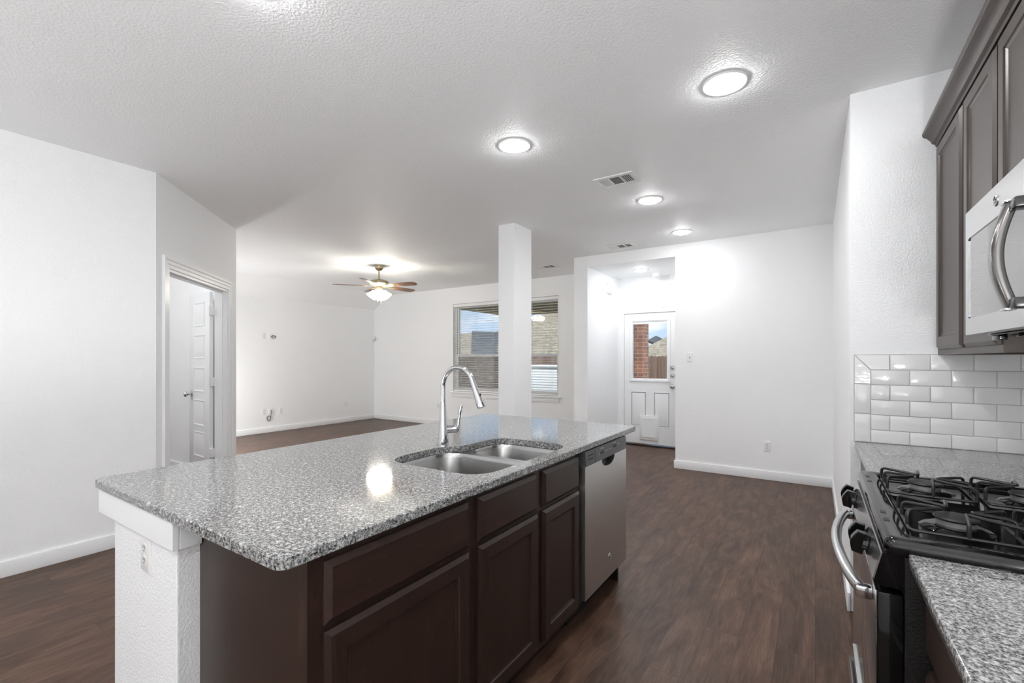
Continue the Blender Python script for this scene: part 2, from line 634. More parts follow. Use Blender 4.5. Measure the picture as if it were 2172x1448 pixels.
# partition between living room and door alcove, header, far wall, right wall
AX0, AX1, AZ, AY = -2.598, -1.432, 2.592, 7.0
struct(MB().box(-2.80, AX0, YF, 7.05, 0, H), 'wall_partition', 'wall', smooth=0)
struct(MB().box(AX0, AX1, YF, 7.05, AZ, H), 'wall_header', 'ceiling', smooth=0)
struct(MB().box(AX1, XR, YF, YF + .12, 0, H).box(AX1, AX1 + .12, YF + .12, 7.05, 0, H), 'wall_far', 'wall', smooth=0)
struct(MB().box(XR, XR + .12, YS + .12, YF, 0, H), 'wall_right', 'wall', smooth=0)
struct(MB().box(XR, XK, YS, YS + .12, 0, H), 'wall_stub', 'wall', smooth=0)
struct(MB().box(XK, XK + .12, YB, YS + .12, 0, H), 'wall_kitchen', 'wall', smooth=0)
# alcove back wall around the door
DX0, DX1, DZ = -2.52, -1.70, 2.045
struct(MB().box(AX0, DX0, AY, AY + .14, 0, AZ).box(DX1, AX1, AY, AY + .14, 0, AZ).box(DX0, DX1, AY, AY + .14, DZ, AZ), 'wall_alcove', 'wall', smooth=0)
# square post
struct(MB().box(-2.784, -2.582, 3.945, 4.285, 0, H, 0.004), 'column', 'wall', smooth=0)
# half wall of the island and its cap trim
struct(MB().box(-2.014, -1.515, 0.56, 2.70, 0, 0.883, 0.004), 'wall_island', 'wall', smooth=0)
struct(MB().box(-2.109, -1.497, 0.542, 0.5598, 0.797, 0.8835, 0.002).box(-1.5148, -1.497, 0.5602, 0.6175, 0.797, 0.8835, 0.002)
       .box(-2.109, -2.0142, 0.5602, 2.70, 0.797, 0.8835, 0.002), 'trim_1', 'trim', smooth=0)

BH, BT = 0.098, 0.014
def baseboard(name, x0, x1, y0, y1):
    struct(MB().box(x0, x1, y0, y1, 0, BH, 0.003), name, 'trim')
baseboard('baseboard_left', XL, XL + BT, YB, 1.39)
baseboard('baseboard_living_left', XT, XT + BT, 2.49, YW)
baseboard('baseboard_window', XT + BT, -2.80, YW - BT, YW)
baseboard('baseboard_far', AX1 - BT, XR - BT, YF - BT, YF)
baseboard('baseboard_right', XR - BT, XR, YS - BT, YF)
baseboard('baseboard_alcove', AX0, AX0 + BT, YF, AY - .02)
baseboard('baseboard_partition', -2.80, AX0 + BT, YF - BT, YF)
baseboard('baseboard_bedroom', XT, -5.24, 2.38 - BT, 2.38)
b2 = MB().box(0, 0.075, -BT, 0, 0, BH, 0.003).box(1.468, DL, -BT, 0, 0, BH, 0.003)
o = struct(b2, 'baseboard_diagonal', 'trim')
o.location = D0
o.rotation_euler = (0, 0, R(135))

# ------------------------------------------------------------------ diagonal double doorway (door_2) and its open leaf
d2 = struct_root('door_2', D0, R(135))
CW = 0.10
cas = MB()
prof = [(0.0, 0.0), (0.0, 0.020), (0.018, 0.020), (0.028, 0.014), (0.050, 0.014), (0.060, 0.010), (0.085, 0.010), (0.09, 0.0)]
def casing(mb, x0, x1, z1, y, sgn):
    """three-sided stepped door casing round the opening x0..x1, top z1, on the plane y, standing out towards sgn."""
    loops = []
    for d, h in prof:
        w = 0.09 - d
        yy = y + sgn * h
        loops.append([(x0 - w, yy, 0), (x0 - w, yy, z1 + w), (x1 + w, yy, z1 + w), (x1 + w, yy, 0)])
    mb.loft(loops, False, False, closed=False)
    # ends closed by the wall and the floor
casing(cas, S0, S1, DOORH, -0.0012, -1)
cas.build('casing', 'trim', d2, 0)
jm = MB()
jm.box(S0, S0 + .018, 0, .12, 0, DOORH).box(S1 - .018, S1, 0, .12, 0, DOORH).box(S0, S1, 0, .12, DOORH - .018, DOORH)
jm.box(S0 + .018, S0 + .03, .045, .08, 0, DOORH - .018).box(S1 - .03, S1 - .018, .045, .08, 0, DOORH - .018).box(S0, S1, .045, .08, DOORH - .03, DOORH - .018)
jm.build('jamb', 'trim', d2)

leaf_root = struct_root('door_3', (-5.165, 2.225, 0.0), R(180 - 3))
lf = MB()
LW, LT = 0.56, 0.035
lf.box(0.028, LW, -LT / 2, LT / 2, 0.012, 2.030, 0.002)
lf.build('leaf', 'trim', leaf_root)
PZ = [(0.30, 0.562), (0.63, 0.902), (0.990, 1.243), (1.341, 1.591), (1.683, 1.935)]
for z0, z1 in PZ:
    p = MB()
    # moulded panel: sunk ring, raised field; on the face seen from the doorway
    p.rect_loft((0, LT / 2, 0), (1, 0, 0), (0, 0, 1), (0, 1, 0), 0.150, 0.428, z0, z1,
                [(0, 0), (0.0, 0.006), (0.008, 0.006), (0.016, 0.0005), (0.022, 0.0005), (0.042, 0.005)], False)
    p.build('panel', 'trim', leaf_root)
k = MB()
kc = (0.50, LT / 2, 0.955)
k.lathe([(0.0, 0), (0.031, 0.0), (0.031, 0.004), (0.012, 0.010), (0.010, 0.032), (0.018, 0.040), (0.027, 0.052), (0.027, 0.062), (0.018, 0.072), (0.0, 0.075)], kc, (0, 1, 0), 20)
k.build('knob', 'nickel', leaf_root)
for z in (0.37, 1.10, 1.83):
    hmb = MB().box(0.0, 0.030, -LT / 2 - .001, LT / 2 + .001, z - .045, z + .045, .001).lathe([(0.007, -.045), (0.007, .045)], (0.012, LT / 2 + .006, z), n=10)
    hmb.build('hinge', 'trim', leaf_root)

# ------------------------------------------------------------------ alcove back door (door_1)
d1 = struct_root('door_1', (DX0, AY, 0))
O1 = (DX0, AY, 0)
cas = MB(O1)
casing(cas, DX0, DX1, DZ, AY, -1)
cas.build('casing', 'trim', d1, 0)
jm = MB(O1)
jm.box(DX0, DX0 + .004, AY, AY + .14, 0, DZ).box(DX1 - .004, DX1, AY, AY + .14, 0, DZ).box(DX0, DX1, AY, AY + .14, DZ - .004, DZ)
jm.build('jamb', 'trim', d1)
th = MB(O1)
th.box(DX0, DX1, AY - .03, AY + .13, 0.0, 0.018, .004)
th.build('threshold', 'black_plastic', d1)
gx0, gx1, gz0, gz1 = -2.376, -1.857, 1.018, 1.905
lx0, lx1, lz0, lz1 = -2.43, -1.803, 0.985, 1.955
sl = MB(O1)
sx0, sx1, sz0, sz1, sy = DX0 + .008, DX1 - .008, 0.035, DZ - .008, AY + .012
sl.plate([(sx0, sz0), (sx1, sz0), (sx1, sz1), (sx0, sz1)], [[(gx0, gz0), (gx0, gz1), (gx1, gz1), (gx1, gz0)]],
         lambda p: (p[0], sy, p[1]), lambda p: (p[0], sy + .044, p[1]))
sl.build('slab', 'trim', d1)
lt = MB(O1)
loops = []
for ins, h in [(0, 0), (0, .010), (.008, .018), (.030, .018), (.050, .006), (.053, -.004)]:
    loops.append([(lx0 + ins, sy - h, lz0 + ins), (lx1 - ins, sy - h, lz0 + ins), (lx1 - ins, sy - h, lz1 - ins), (lx0 + ins, sy - h, lz1 - ins)])
lt.loft(loops, False, False)
lt.build('lite_frame', 'trim', d1)
MB(O1).box(gx0 - .002, gx1 + .002, sy + .012, sy + .016, gz0 - .002, gz1 + .002).build('pane', 'glass', d1, 0)
hr = MB(O1)
hr.box(gx0, gx1, sy + .001, sy + .011, gz1 - .030, gz1 - .002).box(gx0 + .12, gx0 + .135, sy - .001, sy + .011, gz1 - .034, gz1).box(gx1 - .135, gx1 - .12, sy - .001, sy + .011, gz1 - .034, gz1)
hr.build('blind_headrail', 'plastic', d1)
for a, b_ in ((-2.41, -2.165), (-2.057, -1.812)):
    p = MB(O1)
    p.rect_loft((0, sy, 0), (1, 0, 0), (0, 0, 1), (0, -1, 0), a, b_, 0.30, 0.83, [(0, 0), (0.0, 0.004), (.006, .004), (.012, -.000), (.018, .000), (.045, .008)], False)
    p.build('panel', 'trim', d1)
pd = MB(O1)
pd.box(-2.262, -1.982, sy - .026, sy, 0.095, 0.470, .006)
pet = pd.build('pet_door', 'plastic', d1)
fl = MB(O1)
fl.rect_loft((0, sy - .026, 0), (1, 0, 0), (0, 0, 1), (0, -1, 0), -2.232, -2.012, 0.135, 0.440, [(0, 0), (.004, .006), (.03, .006), (.034, .003)], False)
fl.build('flap', 'trim', pet)
for z in (1.205, 1.085):
    q = MB(O1)
    q.lathe([(.0, 0), (.030, 0), (.030, .008), (.024, .016), (.0, .018)], (-1.772, sy, z), (0, -1, 0), 20)
    q.box(-1.775, -1.769, sy - .026, sy - .017, z - .012, z + .012, .001)
    q.build('deadbolt', 'nickel', d1)
q = MB(O1)
q.lathe([(.0, 0), (.031, 0), (.031, .005), (.012, .012), (.011, .030), (.020, .038), (.028, .050), (.026, .062), (.0, .066)], (-1.772, sy, 0.925), (0, -1, 0), 20)
q.build('knob', 'nickel', d1)
for z in (0.33, 1.04, 1.785):
    q = MB(O1)
    q.lathe([(.007, -.05), (.007, .05)], (DX0 - .001, sy - .008, z), n=10).box(DX0 - .012, DX0 + .001, sy - .004, sy - .001, z - .048, z + .048)
    q.build('hinge', 'trim', d1)

# ------------------------------------------------------------------ windows
for i, (a, b_) in enumerate(WX):
    root = struct_root(f'window_{i + 1}', (a, YW + .09, WZ0))
    OW = (a, YW + .09, WZ0)
    fr = MB(OW)
    rect = lambda e: [(a + e, WZ0 + e), (b_ - e, WZ0 + e), (b_ - e, WZ1 - e), (a + e, WZ1 - e)]
    fr.plate(rect(0), [list(reversed(rect(.035)))], lambda p: (p[0], YW + .075, p[1]), lambda p: (p[0], YW + .135, p[1]))
    fr.build('frame', 'trim', root, 0)
    zm = 1.405
    for nm, z0, z1, y in (('upper_sash', zm - .02, WZ1 - .035, YW + .110), ('lower_sash', WZ0 + .035, zm + .02, YW + .085)):
        s_ = MB(OW)
        e = .035
        ro = [(a + e, z0), (b_ - e, z0), (b_ - e, z1), (a + e, z1)]
        e2 = .07
        ri = [(a + e2, z0 + .038), (a + e2, z1 - .035), (b_ - e2, z1 - .035), (b_ - e2, z0 + .038)]
        s_.plate(ro, [ri], lambda p: (p[0], y, p[1]), lambda p: (p[0], y + .022, p[1]))
        so = s_.build(nm, 'trim', root, 0)
        MB(OW).box(a + e2 - .004, b_ - e2 + .004, y + .009, y + .013, z0 + .034, z1 - .031).build('pane', 'glass', so, 0)
    if i == 0:
        MB(OW).box(a + .035, b_ - .035, YW + .1300, YW + .1310, WZ0 + .035, 1.40).build('insect_screen', 'screen', root, 0)
# stool and apron under both windows
struct(MB().box(-6.022, -3.573, YW - .045, YW + .075, WZ0 - .030, WZ0 - .001, .004)
       .box(-5.985, -3.615, YW - .018, YW, WZ0 - .110, WZ0 - .030, .003), 'trim_2', 'trim')

# ------------------------------------------------------------------ venetian blinds
def blind(a, b_, label):
    oy = YW + .040
    root = thing('venetian_blind', label, 'blind', (a, oy, WZ1), 0, 'venetian blinds in the living room windows')
    OB = (a, oy, WZ1)
    MB(OB).box(a + .008, b_ - .008, oy - .030, oy + .026, WZ1 - .060, WZ1 - .004, .002).build('headrail', 'plastic', root)
    n = 36
    z_top, z_bot = WZ1 - .085, WZ0 + .050
    s_ = MB(OB)
    for k_ in range(n):
        z = z_top + (z_bot - z_top) * k_ / (n - 1)
        yy = [oy - .025, oy - .008, oy + .008, oy + .025]
        zz = [-.0015, 0.0015, 0.0015, -.0015]
        tilt = .10
        lo = []
        for y_, dz in zip(yy, zz):
            lo.append((y_, z + dz + (y_ - oy) * tilt))
        pr_ = lo + [(p[0], p[1] - .0028) for p in reversed(lo)]
        s_.prism(pr_, 'x', a + .010, b_ - .010)
    s_.build('slats', 'plastic', root)
    MB(OB).box(a + .010, b_ - .010, oy - .025, oy + .025, WZ0 + .006, WZ0 + .030, .003).build('bottom_rail', 'plastic', root)
    for fx in (0.14, 0.5, 0.86):
        c_ = MB(OB)
        x = a + (b_ - a) * fx
        for y_ in (oy - .027, oy + .027):
            c_.tube([(x, y_, WZ0 + .02), (x, y_, WZ1 - .03)], .0012, 5)
        c_.tube([(x + .03, oy - .0275, WZ0 + .02), (x + .03, oy - .0275, WZ1 - .03)], .001, 5)
        c_.build('ladder_cord', 'cord', root)
blind(*WX[0], 'white venetian blind in the left-hand window, showing sky and roofs')
blind(*WX[1], 'white venetian blind in the window between post and partition, white box outside')

# ------------------------------------------------------------------ island worktop with sink cut-out
ZC, CT = 0.914, 0.030
IX0, IX1, IY0, IY1 = -2.130, -0.940, 0.532, 2.848
hole2 = [(-1.505, 1.300), (-1.000, 1.300), (-1.000, 2.028), (-1.425, 2.028), (-1.425, 1.720), (-1.505, 1.640)]
hole = [(p.x, p.y) for p in fillet([(x, y, 0) for x, y in hole2], [.13, .13, .12, .12, .06, .06], 8, True)]
wt = MB((-1.5, 1.7, ZC))
out_r = .030
o1 = rrect(IX0, IX1, IY0, IY1, out_r)
o2 = rrect(IX0 + .003, IX1 - .003, IY0 + .003, IY1 - .003, out_r - .003)
rings = [o2, hole]
flat = [p for r_ in rings for p in r_]
tris = tessellate_polygon([[Vector((*p, 0)) for p in r_] for r_ in rings])
wt.add([(p[0], p[1], ZC) for p in flat], [tuple(t) for t in tris])
wt.add([(p[0], p[1], ZC - CT) for p in flat], [tuple(t) for t in tris])
wt.loft([[(p[0], p[1], z) for p in ring] for ring, z in ((o2, ZC), (o1, ZC - .003), (o1, ZC - CT + .003), (o2, ZC - CT))], False, False)
wt.loft([[(p[0], p[1], z) for p in hole] for z in (ZC, ZC - CT)], False, False)
tag(wt.build('countertop', 'granite'), 'speckled grey granite island worktop with a sink cut into it', 'countertop')

# ------------------------------------------------------------------ double bowl sink
SO = (-1.25, 1.66, 0.70)
snk = thing('kitchen_sink', 'stainless steel double bowl sink set under the granite island worktop', 'sink', SO)
zt = ZC - CT - .001
bowlA = lambda e, r: rrect(-1.500 + e, -1.005 - e, 1.312 + e, 1.700 - e, r, 6)
bowlB = lambda e, r: rrect(-1.420 + e, -1.005 - e, 1.735 + e, 2.016 - e, r, 6)
fl = MB(SO)
fl.plate(rrect(-1.512, -.9955, 1.268, 2.041, .05), [list(reversed(bowlA(0, .10))), list(reversed(bowlB(0, .09)))],
         lambda p: (p[0], p[1], zt), lambda p: (p[0], p[1], zt - .003))
fl.build('rim', 'steel_sink', snk)
for fn, r, cxy in ((bowlA, .10, (-1.25, 1.505)), (bowlB, .09, (-1.21, 1.875))):
    b_ = MB(SO)
    loops = []
    for e, z in ((0, 0), (.002, -.004), (.006, -.02), (.012, -.15), (.020, -.175), (.040, -.192), (.075, -.197)):
        loops.append([(p[0], p[1], zt + z) for p in fn(e, max(.03, r - e * .4))])
    b_.loft(loops, False, True)
    bo = b_.build('bowl', 'steel_sink', snk, 50)
    d_ = MB(SO).lathe([(0, .0005), (.052, .0005), (.055, .003), (.045, .004), (.02, .001), (0, .001)], (*cxy, zt - .197), n=24)
    d_.build('drain', 'nickel', bo)

# ------------------------------------------------------------------ faucet
FX, FY = -1.525, 1.690
FO = (FX, FY, ZC)
fct = thing('kitchen_faucet', 'chrome gooseneck pull-down faucet standing behind the island sink', 'faucet', FO)
b_ = MB(FO).lathe([(0, 0), (.0285, 0), (.0285, .004), (.0275, .02), (.023, .07), (.018, .13), (.0140, .19), (.0128, .212), (0.0, .212)], FO, n=28)
b_.build('body', 'chrome', fct)
sp = [Vector((FX, FY, ZC + .2125)), Vector((FX, FY, ZC + .255))]
rad = .094
for k_ in range(0, 17):
    a = PI - (PI * 0.90) * k_ / 16
    sp.append(Vector((FX + rad + rad * math.cos(a), FY, ZC + .288 + rad * math.sin(a))))
spo = MB(FO).tube(sp, .0118, 18)
spo.build('spout', 'chrome', fct)
e0 = sp[-1]
dirv = (sp[-1] - sp[-2]).normalized()
dirv = (dirv + Vector((0.05, 0, -0.05))).normalized()
hd = MB(FO).lathe([(0, 0), (.0125, 0), (.0130, .01), (.0145, .045), (.0195, .105), (.0205, .125), (.0195, .131), (.0, .131)], e0, dirv, 24)
head = hd.build('spray_head', 'chrome', fct)
MB(FO).box(e0.x + dirv.x * .07 + .0135, e0.x + dirv.x * .07 + .0195, FY - .005, FY + .005, e0.z + dirv.z * .085, e0.z + dirv.z * .06, .002).build('button', 'black_plastic', head)
hdv = Vector((0.50, 0.866, 0))
hb = Vector((FX, FY, ZC + .075))
hm = MB(FO).lathe([(0, 0), (.0188, 0), (.0188, .056), (.0198, .058), (.0198, .070), (.016, .077), (0, .079)], hb, hdv, 20)
hm.build('valve', 'chrome', fct)
tip = hb + hdv * .072
lv = [tip + Vector((0, 0, -.004)), tip + hdv * .008 + Vector((0, 0, .03)), tip + hdv * .012 + Vector((0, 0, .065)), tip + hdv * .017 + Vector((0, 0, .098)), tip + hdv * .024 + Vector((0, 0, .116))]
MB(FO).tube(fillet(lv, .03, 4), [.011, .010, .009, .0085, .008, .0075, .0075, .008, .008, .0085, .009, .0095, .0095, .009, .0085, .0085, .008, .0075, .006, .004][:len(fillet(lv, .03, 4))], 12).build('lever', 'chrome', fct)


# ------------------------------------------------------------------ cabinets
DOORP = [(0, 0), (0, .010), (.013, .019), (.056, .019), (.060, .014), (.066, .012), (.070, .010)]
DRAWP = [(0, 0), (0, .008), (.016, .019)]
XFACE = -0.975

def cab_front(root, off, x, n, y0, y1, z0, z1, kind, mat=None):
    mb = MB(off)
    mb.rect_loft((x, 0, 0), (0, 1, 0), (0, 0, 1), (n, 0, 0), y0, y1, z0, z1, DOORP if kind == 'door' else DRAWP)
    return mb.build('door' if kind == 'door' else 'drawer_front', mat or ('wood_v' if kind == 'door' else 'wood_h'), root, 20)

def base_cabinet(label, y0, y1, xf, xb, n, fronts, top=0.883, name='base_cabinet', group=None, hollow=False):
    loc = ((xf + xb) / 2, (y0 + y1) / 2, 0)
    root = thing(name, label, 'cabinet', loc, 0, group)
    lo, hi = min(xf, xb), max(xf, xb)
    g = 0.0006
    cb = MB(loc)
    if hollow:
        cb.box(lo, hi - .019, y0 + g, y0 + .018, 0.105, top).box(lo, hi - .019, y1 - .018, y1 - g, 0.105, top)
        cb.box(lo, hi - .019, y0 + .0182, y1 - .0182, 0.105, 0.123).box(lo, lo + .012, y0 + .0182, y1 - .0182, 0.1232, top)
        cb.box(hi - .0188, hi, y0 + g, y1 - g, 0.105, top)
    else:
        cb.box(lo, hi, y0 + g, y1 - g, 0.105, top)
    cb.build('carcass', 'wood_v', root, 0)
    ks = (lo, hi - .075) if n > 0 else (lo + .075, hi)
    MB(loc).box(ks[0], ks[1], y0 + g, y1 - g, 0.0, 0.104).build('toe_kick', 'toe', root, 0)
    for f in fronts:
        cab_front(root, loc, xf, n, *f)
    return root

base_cabinet('dark espresso island base cabinet nearest the half wall, one wide drawer over one door', 0.618, 1.222, XFACE, -1.514, 1,
             [(0.656, 1.197, 0.706, 0.858, 'drawer'), (0.656, 1.197, 0.130, 0.691, 'door')], group='island base cabinets')
base_cabinet('dark espresso sink base cabinet beside the dishwasher, two drawer fronts over two doors', 1.222, 2.061, XFACE, -1.514, 1,
             [(1.247, 1.643, 0.708, 0.860, 'drawer'), (1.247, 1.651, 0.130, 0.692, 'door'),
              (1.692, 2.046, 0.708, 0.860, 'drawer'), (1.692, 2.046, 0.130, 0.692, 'door')], group='island base cabinets', hollow=True)

# ------------------------------------------------------------------ dishwasher
DY0, DY1, DXF = 2.070, 2.650, -0.940
DO = (-1.22, 2.36, 0)
dw = thing('dishwasher', 'stainless steel dishwasher with grey control strip under the far end of the island', 'dishwasher', DO)
MB(DO).box(-1.50, -0.985, DY0 - .005, DY1, 0.110, 0.872).build('tub', 'black_plastic', dw, 0)
MB(DO).box(-1.50, -1.040, DY0 - .005, DY1, 0.0, 0.109).build('kick_plate', 'toe', dw, 0)
nc, nr = 2.372, .092
zt_ = 0.805
arc = [(nc + nr * math.cos(a), zt_ - .046 * math.sin(a) ** 0.8) for a in [PI * k_ / 18 for k_ in range(19)]]
poly = [(DY0, .147), (DY1, .147), (DY1, zt_)] + arc + [(DY0, zt_)]
pm = MB(DO)
pm.prism(poly, 'x', -0.984, DXF)
dwd = pm.build('door', 'steel_v', dw, 25)
MB(DO).prism([(nc - .10, .735), (nc + .10, .735), (nc + .10, .803), (nc - .10, .803)], 'x', -0.9835, -0.972).build('handle_recess', 'black_plastic', dwd, 0)
cs = MB(DO)
cs.prism([(-0.984, .8055), (-0.938, .8055), (-0.943, .879), (-0.984, .879)], 'y', DY0 + .006, DY1)
ctrl = cs.build('control_strip', 'dw_panel', dw, 20)
def on_strip(y0, y1, z0, z1, mat, nm, par):
    mb = MB(DO)
    xz = lambda z: -0.938 - (z - .8055) / (.879 - .8055) * .005
    mb.loft([[(xz(z0) + t, y0, z0), (xz(z0) + t, y1, z0), (xz(z1) + t, y1, z1), (xz(z1) + t, y0, z1)] for t in (-.001, .0006)])
    return mb.build(nm, mat, par, 0)
on_strip(2.102, 2.170, .851, .857, 'slot', 'vent_slot', ctrl)
on_strip(2.102, 2.170, .833, .839, 'slot', 'vent_slot', ctrl)
on_strip(2.190, 2.193, .807, .872, 'slot', 'seam', ctrl)
on_strip(2.265, 2.308, .836, .850, 'slot', 'button', ctrl)
on_strip(2.445, 2.488, .842, .856, 'slot', 'button', ctrl)
for y in (2.325, 2.352, 2.380, 2.408):
    on_strip(y, y + .012, .841, .8445, 'print_grey', 'marking', ctrl)
on_strip(2.268, 2.276, .862, .868, 'print_grey', 'marking', ctrl)
on_strip(2.285, 2.306, .863, .867, 'print_grey', 'marking', ctrl)
on_strip(2.450, 2.485, .866, .869, 'print_grey', 'marking', ctrl)
on_strip(2.515, 2.540, .850, .853, 'print_grey', 'marking', ctrl)
on_strip(2.238, 2.246, .836, .841, 'print_grey', 'marking', ctrl)

def badge(off, c, nrm, r, par, mat='chrome'):
    """round maker's badge: domed disc, raised rim and a curled two-letter monogram."""
    nrm = Vector(nrm)
    c = Vector(c)
    bd = MB(off).lathe([(0, 0), (r, 0), (r, .0015), (r * .88, .003), (r * .84, .0018), (0, .0022)], c, nrm, 28)
    bo = bd.build('badge', mat, par)
    u = Vector((0, 0, 1)).cross(nrm).normalized()
    v = Vector((0, 0, 1))
    mg = MB(off)
    for cx_, a0, a1 in ((-.28, 40, 330), (.26, 60, 300)):
        pts = [c + u * ((cx_ + .26 * math.cos(R(a0 + (a1 - a0) * t / 14))) * r) + v * ((.30 * math.sin(R(a0 + (a1 - a0) * t / 14))) * r) + nrm * .0026 for t in range(15)]
        mg.tube(pts, r * .05, 6)
    for zz in (.0, -.05):
        mg.tube([c + u * (-.28 * r) + v * (zz * r) + nrm * .0026, c + u * (.40 * r) + v * (zz * r) + nrm * .0026], r * .04, 6)
    mg.build('monogram', mat, bo)
badge(DO, (DXF, 2.392, .256), (1, 0, 0), .0165, dwd, 'nickel')
# end panel closing the island beyond the dishwasher
tag(MB((-1.25, 2.66, 0)).box(-1.514, -0.995, 2.653, 2.672, 0, .883).build('end_panel', 'wood_v', None, 0), 'dark end panel on the far side of the dishwasher', 'panel')


# ------------------------------------------------------------------ wall plates
def wall_plate(name, label, cat, c, u, n, kind, group=None, detail=True):
    """c: centre on the wall; u: direction along the wall; n: out of the wall. Built in world axes."""
    c, u, n = Vector(c), Vector(u).normalized(), Vector(n).normalized()
    v = Vector((0, 0, 1))
    root = thing(name, label, cat, c, 0, group)
    p = MB(c)
    p.rect_loft(c, u, v, n, -.035, .035, -.0575, .0575, [(0, .0003), (0, .002), (.004, .0055), (.006, .006)])
    p.build('plate', 'plastic', root, 20)
    if kind in ('outlet',):
        for dz in (.019, -.019):
            q = MB(c)
            q.loft([[c + u * a + v * (b_ + dz) + n * h for a, b_ in rrect(-.0165, .0165, -.014, .014, .009, 4)] for h in (.0055, .0075)])
            ro = q.build('receptacle', 'plastic', root)
            s_ = MB(c)
            for a in (-.0065, .0065):
                s_.rect_loft(c, u, v, n, a - .0012, a + .0012, dz - .001, dz + .008, [(0, .0072), (0, .0080)])
            s_.lathe([(.0028, 0), (.0028, .0008)], c + v * (dz - .0075) + n * .0072, n, 8)
            s_.build('slots', 'slot', ro, 0)
        s_ = MB(c).lathe([(.003, 0), (.003, .0012), (0, .0014)], c + n * .0058, n, 8)
        s_.build('screw', 'plastic', root)
    elif kind == 'switch':
        q = MB(c)
        q.rect_loft(c, u, v, n, -.005, .005, -.012, .012, [(0, .0055), (0, .0075)])
        q.build('slot', 'slot', root, 0)
        q = MB(c)
        q.loft([[c + u * a + v * b_ + n * h for a, b_ in ((-.0035 * k_, -.002 + t), (.0035 * k_, -.002 + t), (.0035 * k_, .009 + t), (-.0035 * k_, .009 + t))] for h, t, k_ in ((.007, 0, 1), (.017, .004, .8))])
        q.build('toggle', 'plastic', root, 0)
    elif kind == 'cable':
        q = MB(c).lathe([(.006, .0055), (.006, .010), (.0045, .012), (0, .012)], c, n, 10)
        q.build('jack', 'nickel', root)
    return root

ZV = Vector((0, 0, 1))
wall_plate('wall_outlet', 'white duplex outlet on the end of the island half wall', 'outlet', (-1.731, .56, .733), (1, 0, 0), (0, -1, 0), 'outlet')
wall_plate('wall_outlet', 'white duplex outlet low on the far wall, nearer its right-hand corner', 'outlet', (-.444, YF, .369), (1, 0, 0), (0, -1, 0), 'outlet')
wall_plate('light_switch', 'white toggle switch on the far wall beside the back door alcove', 'switch', (-1.263, YF, 1.357), (1, 0, 0), (0, -1, 0), 'switch')
wall_plate('wall_outlet', 'white outlet high on the bare living room wall, next to the coiled cable', 'outlet', (XT, 4.42, 1.75), (0, -1, 0), (1, 0, 0), 'outlet')
wall_plate('cable_plate', 'white cable plate high on the bare living room wall with a coiled cable', 'wall plate', (XT, 4.545, 1.75), (0, -1, 0), (1, 0, 0), 'cable')
wall_plate('wall_outlet', 'white outlet low on the bare living room wall, left of the hanging cable', 'outlet', (XT, 4.42, .387), (0, -1, 0), (1, 0, 0), 'outlet')
wall_plate('cable_plate', 'white cable plate low on the bare living room wall with a hanging cable', 'wall plate', (XT, 4.545, .387), (0, -1, 0), (1, 0, 0), 'cable')
wall_plate('jack_plate', 'white two-jack plate low on the bare living room wall, right of the hanging cable', 'wall plate', (XT, 4.735, .377), (0, -1, 0), (1, 0, 0), 'outlet')
wall_plate('wall_outlet', 'white outlet low on the bare living room wall, nearest the corner', 'outlet', (XT, 6.16, .377), (0, -1, 0), (1, 0, 0), 'outlet')
wall_plate('wall_outlet', 'white outlet low on the window wall, left of the faucet', 'outlet', (-6.361, YW, .391), (1, 0, 0), (0, -1, 0), 'outlet')
wall_plate('light_switch', 'white switch seen through the open doorway, on the bedroom wall', 'switch', (-6.66, 2.38, 1.639), (1, 0, 0), (0, -1, 0), 'switch')
wall_plate('wall_outlet', 'white outlet seen through the open doorway, low on the bedroom wall', 'outlet', (-6.66, 2.38, .388), (1, 0, 0), (0, -1, 0), 'outlet')

# loose coax cables on the bare living room wall
def coil(center, r, turns, squash=1.0):
    pts = []
    N = int(turns * 14)
    for k_ in range(N + 1):
        a = 2 * PI * k_ / 14
        pts.append(center + Vector((0.012 + .006 * math.sin(k_ * .9), r * math.cos(a) * (1 + .06 * math.sin(k_ * 1.7)), r * squash * math.sin(a))))
    return pts
c0 = Vector((XT + .012, 4.545, 1.75))
pts = [c0, c0 + Vector((.03, .01, .012))] + coil(Vector((XT + .012, 4.59, 1.738)), .040, 2.3, .62)
tag(MB(c0).tube(fillet(pts, .02, 3), .0042, 8).build('coax_cable', 'cable'), 'black cable coiled in a loop high on the bare living room wall', 'cable')
c0 = Vector((XT + .012, 4.545, .400))
pts = [c0, c0 + Vector((.035, -.004, -.02)), c0 + Vector((.03, -.02, -.09))] + coil(Vector((XT + .012, 4.50, .255)), .034, 3.2, 1.4)
tag(MB(c0).tube(fillet(pts, .02, 3), .0044, 8).build('coax_cable', 'cable'), 'black cable hanging in a loop low on the bare living room wall', 'cable')

# corner sensor, alcove chime, smoke detector
so = Vector((XT + .05, YW - .05, 1.785))
sn = thing('motion_sensor', 'small white motion sensor in the living room corner', 'sensor', so)
dn = Vector((1, -1, 0)).normalized()
du = Vector((1, 1, 0)).normalized()
MB(so).rect_loft(so, du, ZV, dn, -.030, .030, -.045, .045, [(0, -.034), (0, .010), (.006, .018)]).build('housing', 'plastic', sn)
MB(so).rect_loft(so, du, ZV, dn, -.020, .020, -.037, -.005, [(0, .017), (.003, .020)]).build('lens', 'print_grey', sn)
ao = Vector((AX0, 6.57, 2.40))
ch = thing('door_chime', 'white rounded chime box high on the alcove side wall', 'chime', ao)
m_ = MB(ao)
m_.loft([[(AX0 + h, 6.57 + a, 2.40 + b_) for a, b_ in rrect(-.085 + e, .085 - e, -.085 + e, .085 - e, .035 - e * .5, 6)] for e, h in ((0.004, 0.0004), (0, .006), (0, .034), (.006, .042), (.012, .044))])
m_.build('cover', 'plastic', ch)
m_ = MB(ao)
